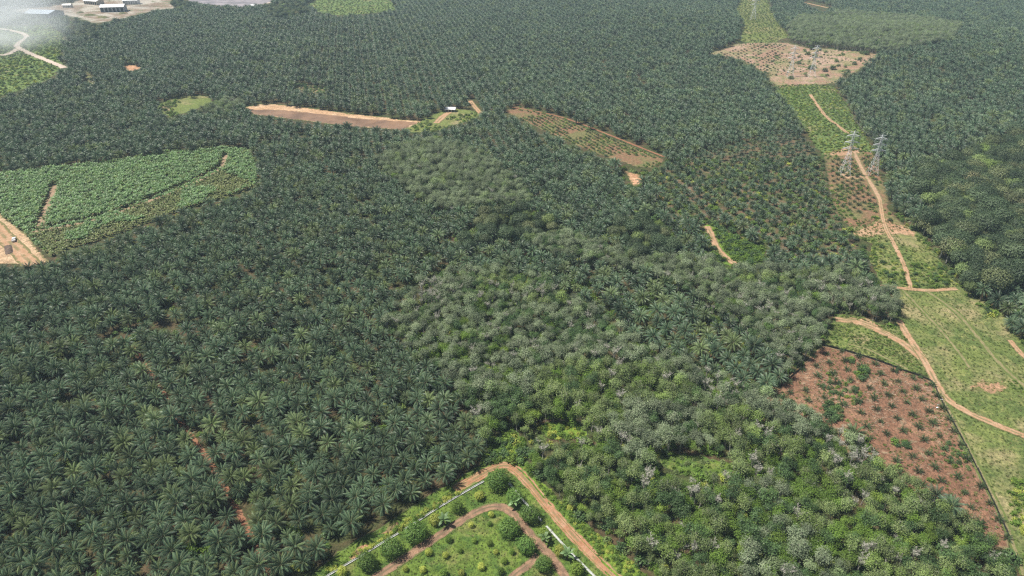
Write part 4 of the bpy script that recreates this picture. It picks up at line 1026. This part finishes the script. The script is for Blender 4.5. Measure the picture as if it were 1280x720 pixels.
# dark netting fences round the red plot
M_net = plain("black shade netting", (.018, .022, .018), .8, .3, 3); M_post = plain("fence post", (.16, .14, .11), .9, .2, 3)
def netfence(px, label):
    C = smoothline(WP(px), .5); d = np.concatenate([[0], np.cumsum(np.linalg.norm(np.diff(C, axis=0), axis=1))]); L_ = 3.0
    o = empty("net_fence", (C[0][0], C[0][1], float(hgt(*C[0])))); tag(o, label, "fence")
    g = G()
    for k in range(6):       # sagging sheet with thickness
        x0, x1 = -L_ / 2 + L_ * k / 6, -L_ / 2 + L_ * (k + 1) / 6
        z1 = 1.05 - .12 * math.sin(math.pi * (k + .5) / 6)
        g.box(((x0 + x1) / 2, .03 * math.sin(k * 2.1), z1 / 2), (L_ / 6, .04, z1))
    me = g.mesh("netting_panel", [M_net]); gp = G(); gp.tube([(0, 0, -.3), (0, 0, 1.3)], [.06, .05], 6); mp = gp.mesh("fence_post", [M_post])
    for i in range(int(d[-1] / L_)):
        s = (i + .5) * L_; f = lambda q: np.array([np.interp(q, d, C[:, 0]), np.interp(q, d, C[:, 1])]); p = f(s); t = f(s + 1) - f(s - 1)
        e = mobj("netting_panel", me, o); e.location = Vector((*p, float(hgt(*p)) + .02)) - o.location; e.rotation_euler = (rs.uniform(-.08, .08), 0, math.atan2(t[1], t[0])); e.scale = (1, 1, rs.uniform(.8, 1.1))
        p = f(i * L_); e = mobj("post", mp, o); e.location = Vector((*p, float(hgt(*p)))) - o.location
netfence([(1028, 432), (1060, 440), (1095, 451), (1130, 464), (1163, 477), (1172, 492), (1182, 512), (1200, 545), (1217, 578), (1240, 625), (1263, 676)], "black netting fence along the far and right sides of the red plot")
netfence([(1000, 462), (985, 474), (968, 488)], "short dark fence at the left corner of the red plot")

# ------------------------------------------------------------------ pylons
M_steel = plain("galvanised steel", (.72, .74, .75), .55, .1, 1.0, 0.0)
def pylon_meshes():
    def beam(g, p, q, w=.2): g.tube([p, q], w * .62, 4)
    H, wb, ww, zw = 38.0, 4.2, .95, 21.0
    def half(z): return wb + (ww - wb) * min(1, z / zw) if z < zw else ww - .35 * (z - zw) / (H - zw)
    legs = []
    for sx, sy in ((1, 1), (1, -1), (-1, -1), (-1, 1)):
        g = G(); zs = [0, zw, H - 3]
        for a, b in zip(zs[:-1], zs[1:]): beam(g, (sx * half(a), sy * half(a), a - (.4 if a == 0 else 0)), (sx * half(b), sy * half(b), b), .15)
        legs.append(g.mesh("pylon_leg", [M_steel]))
    br = G(); zs = [0, 6, 11, 15, 18.5, 21, 24, 27, 30, 33, 35]
    for a, b in zip(zs[:-1], zs[1:]):
        A, B = half(a), half(b)
        for (x0, y0), (x1, y1) in (((1, 1), (1, -1)), ((1, -1), (-1, -1)), ((-1, -1), (-1, 1)), ((-1, 1), (1, 1))):
            beam(br, (x0 * A, y0 * A, a), (x1 * B, y1 * B, b), .07); beam(br, (x1 * A, y1 * A, a), (x0 * B, y0 * B, b), .07); beam(br, (x0 * B, y0 * B, b), (x1 * B, y1 * B, b), .07)
    brace = br.mesh("pylon_bracing", [M_steel])
    arms = []; ins = []
    for z, w in ((23, 6.6), (28.5, 6.0), (34, 5.4)):
        g = G(); i_ = G()
        for s in (-1, 1):
            tip = (s * w, 0, z + .2); h = half(z)
            for y in (-h, h):
                beam(g, (s * h, y, z), tip, .2); beam(g, (s * h, y, z + 1.7), tip, .16)
                for q in (.3, .6): beam(g, (s * (h + (w - h) * q), y * (1 - q), z + .1), (s * (h + (w - h) * q), y * (1 - q), z + 1.7 * (1 - q) + .2 * q), .14)
            i_.tube([(s * w, 0, z + .1), (s * w, 0, z - 2.0)], .14, 5)
        arms.append(g.mesh("pylon_crossarm", [M_steel])); ins.append(i_.mesh("pylon_insulators", [M_steel]))
    pk = G()
    for sx, sy in ((1, 1), (1, -1), (-1, -1), (-1, 1)): beam(pk, (sx * .6, sy * .6, 35), (0, 0, H + 1), .22)
    beam(pk, (-3.2, 0, H - .4), (3.2, 0, H - .4), .2); beam(pk, (-3.2, 0, H - .4), (0, 0, 35.6), .16); beam(pk, (3.2, 0, H - .4), (0, 0, 35.6), .16)
    return legs, brace, arms, ins, pk.mesh("pylon_peak", [M_steel])
PYL = pylon_meshes()
PYPOS = []
def pylon(u, v, rz, s, label):
    x, y = W(u, v); o = empty("transmission_pylon", (x, y, float(hgt(x, y))), rz, s); tag(o, label, "pylon", "transmission pylons")
    legs, brace, arms, ins, pk = PYL
    for l in legs: mobj("leg", l, o)
    mobj("bracing", brace, o); mobj("peak", pk, o)
    for a, i in zip(arms, ins):
        e = mobj("crossarm", a, o); mobj("insulator", i, e)
    PYPOS.append(o)
pylon(1055, 218, R(-8), .8, "left of the twin lattice pylons above the young palm plot")
pylon(1090, 218, R(-8), .74, "right of the twin lattice pylons above the young palm plot")
pylon(987, 96, R(-8), .85, "pale pylon on the left of the bare cleared hill")
pylon(1014, 96, R(-8), .85, "pylon on the right of the bare cleared hill beside dark bushes")
pylon(941, 25, R(-8), .95, "farthest pylon standing in the dry grass at the top edge")

M_wire = plain("aluminium conductor", (.35, .36, .37), .5, .1, 1.0, .5)
for a_, b_, lab in ((0, 2, "cables of the left line between the twin pylons and cleared hill"), (1, 3, "cables of the right line between the twin pylons and cleared hill"), (2, 4, "cables from the cleared hill up to the farthest pylon")):
    A, B = PYPOS[a_], PYPOS[b_]; o = empty("power_cable", A.location); tag(o, lab, "cable", "power cables")
    for z, w in ((23, 6.6), (28.5, 6.0), (34, 5.4)):
        for s_ in (-1, 1):
            def hang(T): return T.location + Matrix.Rotation(T.rotation_euler.z, 3, 'Z') @ (Vector((s_ * w, 0, z - 2)) * T.scale[0])
            p, q = hang(A), hang(B); g = G(); L_ = (q - p).length
            g.tube([p.lerp(q, t / 24) - Vector((0, 0, L_ * .022 * 4 * (t / 24) * (1 - t / 24))) - A.location for t in range(25)], .035, 3)
            mobj("conductor", g.mesh("conductor", [M_wire]), o)
# ------------------------------------------------------------------ buildings
M_roofblue = plain("pale blue sheet roof", (.48, .55, .62), .45, .12, .3, .2); M_roofwhite = plain("white sheet roof", (.72, .73, .73), .5, .1, .3, .1)
M_wallgrey = plain("grey sheet wall", (.36, .38, .41), .6, .15, .4); M_bayshade = plain("dark opening", (.03, .032, .036), .8, .2, .5); M_wallcream = plain("cream rendered wall", (.55, .5, .42), .8, .15, .4)
def shed(u, v, L_, D, Hh, rise, rz, roofm, wallm, name, label, nwin=6, nrib=10):
    x, y = W(u, v); o = empty(name, (x, y, float(hgt(x, y)) + .05), rz); tag(o, label, "building")
    g = G(); t = .25
    g.box((0, -D / 2, Hh / 2), (L_, t, Hh)); g.box((0, D / 2, Hh / 2), (L_, t, Hh))
    for s in (-1, 1):
        xx = s * (L_ / 2 - .13)
        g.add([(xx - .1, -D / 2 + .15, 0), (xx - .1, D / 2 - .15, 0), (xx - .1, D / 2 - .15, Hh), (xx - .1, 0, Hh + rise * .97), (xx - .1, -D / 2 + .15, Hh), (xx + .1, -D / 2 + .15, 0), (xx + .1, D / 2 - .15, 0), (xx + .1, D / 2 - .15, Hh), (xx + .1, 0, Hh + rise * .97), (xx + .1, -D / 2 + .15, Hh)],
              [(0, 1, 2, 3, 4), (9, 8, 7, 6, 5), (0, 5, 6, 1), (1, 6, 7, 2), (2, 7, 8, 3), (3, 8, 9, 4), (4, 9, 5, 0)])
    mobj("wall", g.mesh("shed_wall", [wallm]), o)
    ov = 1.0
    for s in (-1, 1):
        r = G(); y1 = s * (D / 2 + ov); z1 = Hh - rise * ov / (D / 2); a = math.atan2(rise, D / 2)
        r.add([(-L_ / 2 - ov, .0, Hh + rise), (L_ / 2 + ov, .0, Hh + rise), (L_ / 2 + ov, y1, z1), (-L_ / 2 - ov, y1, z1), (-L_ / 2 - ov, .0, Hh + rise + .2), (L_ / 2 + ov, .0, Hh + rise + .2), (L_ / 2 + ov, y1, z1 + .2), (-L_ / 2 - ov, y1, z1 + .2)],
              [(3, 2, 1, 0), (4, 5, 6, 7), (0, 1, 5, 4), (2, 3, 7, 6), (1, 2, 6, 5), (3, 0, 4, 7)])
        e = mobj("roof_slope", r.mesh("shed_roof", [roofm]), o)
        rb = G()
        for k in range(nrib + 1):
            xx = -L_ / 2 - ov + .2 + (L_ + 2 * ov - .4) * k / nrib
            rb.tube([(xx, s * .2, Hh + rise + .24), (xx, y1 * .995, z1 + .24)], .09, 4)
        q = mobj("roof_ribs", rb.mesh("shed_roof_ribs", [roofm]), e)
    w = L_ / nwin
    for k in range(nwin):
        b = G(); b.box((-L_ / 2 + w * (k + .5), -D / 2 - .14, Hh * .42), (w * .62, .12, Hh * .8)); mobj("opening" if nwin < 5 else "bay_shade_panel", b.mesh("shed_bay", [M_bayshade]), o)  # near-black panels on the wall, painting the shade inside open bays
    return o
shed(56, 21, 44, 34, 7, 3.5, R(-8), M_roofblue, M_wallgrey, "warehouse", "wide pale blue roofed warehouse at the hazy top left")
shed(143, 14, 36, 22, 8, 3, R(14), M_roofwhite, M_wallgrey, "factory", "white roofed grey factory building right of the yard at top left")
shed(118, 5, 30, 16, 6, 2.5, R(-20), M_roofwhite, M_wallcream, "factory", "long pale roofed building behind the yard at the top edge")
shed(165, 5, 24, 16, 7, 2.5, R(10), M_roofwhite, M_wallgrey, "factory", "white roofed building in the smoke right of the factory")
shed(85, 9, 13, 9, 4, 1.5, R(5), M_roofwhite, M_wallcream, "hut", "small white roofed hut right of the blue roofed warehouse", 3, 5)
shed(318, 9, 11, 7, 3.2, 1.3, R(0), M_roofwhite, M_wallcream, "hut", "tiny white roofed hut on the near bank of the far lake", 3, 5)
shed(563, 139, 8.5, 5, 2.6, 1.0, R(-6), M_roofwhite, M_wallcream, "hut", "white roofed hut on the bank at the right end of the pond", 3, 4)

# ------------------------------------------------------------------ white pickup on the dirt road at left
def pickup(u, v, rz, label):
    x, y = W(u, v); o = empty("pickup_truck", (x, y, float(hgt(x, y)) + .18), rz); tag(o, label, "pickup")
    Mw = plain("white car paint", (.75, .75, .74), .3, .05, 1); Mg = plain("dark car glass", (.02, .025, .03), .1, .1, 1); Mt = plain("tyre rubber", (.02, .02, .02), .9, .1, 1); Ml = plain("lamp lens", (.6, .55, .45), .2, .1, 1)
    g = G(); g.box((0, 0, .68), (5.1, 1.8, .5)); g.box((1.85, 0, 1.0), (1.3, 1.7, .2))
    g.add([(-.9, -.85, .93), (1.25, -.85, .93), (.65, -.72, 1.68), (-.75, -.72, 1.68), (-.9, .85, .93), (1.25, .85, .93), (.65, .72, 1.68), (-.75, .72, 1.68)], [(0, 1, 2, 3), (7, 6, 5, 4), (3, 2, 6, 7), (1, 5, 6, 2), (0, 3, 7, 4)])
    for yy in (-.86, .86): g.box((-1.75, yy, 1.08), (1.6, .08, .32))
    g.box((-2.51, 0, 1.08), (.08, 1.72, .32))
    mobj("body", g.mesh("pickup_body", [Mw]), o)
    w = G(); w.add([(1.24, -.7, .99), (.72, -.62, 1.62), (.72, .62, 1.62), (1.24, .7, .99)], [(0, 1, 2, 3)], 0.5); w.V = [(a + .03, b, c + .02) for a, b, c in w.V]; mobj("windscreen", w.mesh("pickup_windscreen", [Mg]), o)
    for s in (-1, 1):
        w = G(); w.add([(-.7, s * .83, 1.02), (1.0, s * .83, 1.02), (.6, s * .745, 1.58), (-.62, s * .745, 1.58)], [(0, 1, 2, 3)]); w.V = [(a, b + s * .03, c) for a, b, c in w.V]; mobj("side_window", w.mesh("pickup_side_window", [Mg]), o)
        h = G(); h.box((2.53, s * .62, .78), (.06, .36, .18)); mobj("headlight", h.mesh("pickup_headlight", [Ml]), o)
        for xx in (-1.6, 1.65):
            t = G(); t.tube([(xx, s * .72, .38), (xx, s * .95, .38)], .38, 12); mobj("wheel", t.mesh("pickup_wheel", [Mt]), o)
pickup(18, 301, R(118), "white pickup truck parked on the pale dirt road at left")
# spoil heap beside it and white sacks at the red plot fence
M_spoil = groundmat("dark spoil", [(.10, .075, .07), ((.15, .11, .09), .5, .45, .6)])
def heap(u, v, L_, w, h, rz, name, label, cat, mat):
    x, y = W(u, v); nn = 14; vs = []; fs = []
    for i in range(nn + 1):
        for j in range(9):
            a = -1 + 2 * i / nn; b = -1 + 2 * j / 8; q = max(0, 1 - a * a * a * a) * max(0, 1 - b * b)
            vs.append((a * L_ / 2, b * w / 2, h * q * (.7 + .6 * float(vnoise(a * 5 + u, b * 3, 1, 9))) - .05))
    for i in range(nn):
        for j in range(8): fs.append((i * 9 + j, (i + 1) * 9 + j, (i + 1) * 9 + j + 1, i * 9 + j + 1))
    g = G(); g.add(vs, fs); me = g.mesh(name, [mat], True); o = mobj(name, me, None, (x, y, float(hgt(x, y)) + .06), rz); tag(o, label, cat); return o
heap(11, 312, 14, 4.0, 1.1, R(126), "spoil_heap", "long dark spoil heap along the dirt road at left", "heap", M_spoil)
for u_, v_, l_, w_, r_, lab in ((112, 19, 16, 9, 20, 'brown rubble heap left of the factory'), (128, 22, 20, 10, -10, 'long rubble heap in front of the factory'), (154, 17, 14, 8, 30, 'rubble heap right of the factory'), (100, 16, 12, 8, 60, 'rubble heap at the left of the yard')):
    heap(u_, v_, l_, w_, 2.2, R(r_), 'rubble_heap', lab, 'heap', M_clear)
def sack(u, v, label):
    x, y = W(u, v); g = G(); n = 8
    for i in range(5): pass
    vs = []; fs = []
    for i in range(7):
        a = -1 + i / 3; r = max(.05, (1 - abs(a) ** 3.0)) ** .5
        for k in range(n): th = 2 * math.pi * k / n; vs.append((a * .55, .3 * r * math.cos(th), .16 + .18 * r * math.sin(th)))
    for i in range(6):
        for k in range(n): fs.append((i * n + k, i * n + (k + 1) % n, (i + 1) * n + (k + 1) % n, (i + 1) * n + k))
    g.add(vs, fs); o = mobj("sack", g.mesh("sack", [M_roofwhite], True), None, (x, y, float(hgt(x, y)) + .1), rs.uniform(0, 3)); tag(o, label, "sack", "white sacks"); return o
sack(1173, 507, "white sack lying nearest the fence on the red plot"); sack(1177, 500, "white sack just outside the netting fence"); sack(1171.5, 510, "lower white sack by the fence on the red plot")

# ------------------------------------------------------------------ air: haze box and smoke
def volmat(name, dens, col, aniso=.2):
    m, nt, out = newmat(name); v = nt.nodes.new("ShaderNodeVolumePrincipled")
    v.inputs["Color"].default_value = (*col, 1); v.inputs["Density"].default_value = dens; v.inputs["Anisotropy"].default_value = aniso
    nt.links.new(v.outputs[0], out.inputs["Volume"]); return m, nt, v
g = G(); g.box((0, 0, 92), (8200, 8200, 220))
hz = mobj("haze", g.mesh("haze", [volmat("haze air", .00011, (.62, .82, 1.0), 0.0)[0]])); tag(hz, kind="stuff")
m, nt, v = volmat("smoke", .0, (.92, .96, 1.0), .1); b = NB(nt)
tc = b.n("ShaderNodeTexCoord"); ln = b.n("ShaderNodeVectorMath", operation='LENGTH'); nt.links.new(tc.outputs["Object"], ln.inputs[0])
fall = b.ramp(ln.outputs["Value"], 1.0, .1)
nn = b.noise(2.2, 3, .6, tc.outputs["Object"])
nt.links.new(b.math('MULTIPLY', b.math('MULTIPLY', fall, b.ramp(nn, .25, .68)), .015), v.inputs["Density"])
def smoke(u, v_, up, sx, sy, sz, label):
    import bmesh
    bm = bmesh.new(); bmesh.ops.create_icosphere(bm, subdivisions=3, radius=1.0); me = bpy.data.meshes.new("smoke"); bm.to_mesh(me); bm.free(); me.materials.append(m)
    x, y = W(u, v_); o = mobj("smoke", me, None, (x, y, float(hgt(x, y)) + up)); o.scale = (sx, sy, sz); tag(o, label, "smoke", kind="stuff"); return o
smoke(-62, 24, 26, 225, 170, 85, "pale blue smoke drifting over the top left corner")
smoke(-8, 62, 22, 120, 150, 50, "thin smoke veil over the meadow at the left edge")
smoke(172, 8, 22, 34, 45, 30, "small smoke plume behind the factory")
print("COUNTS palms", N_PALM, "rubber", len(rx), "banana", N_BAN, "forest", len(fx))
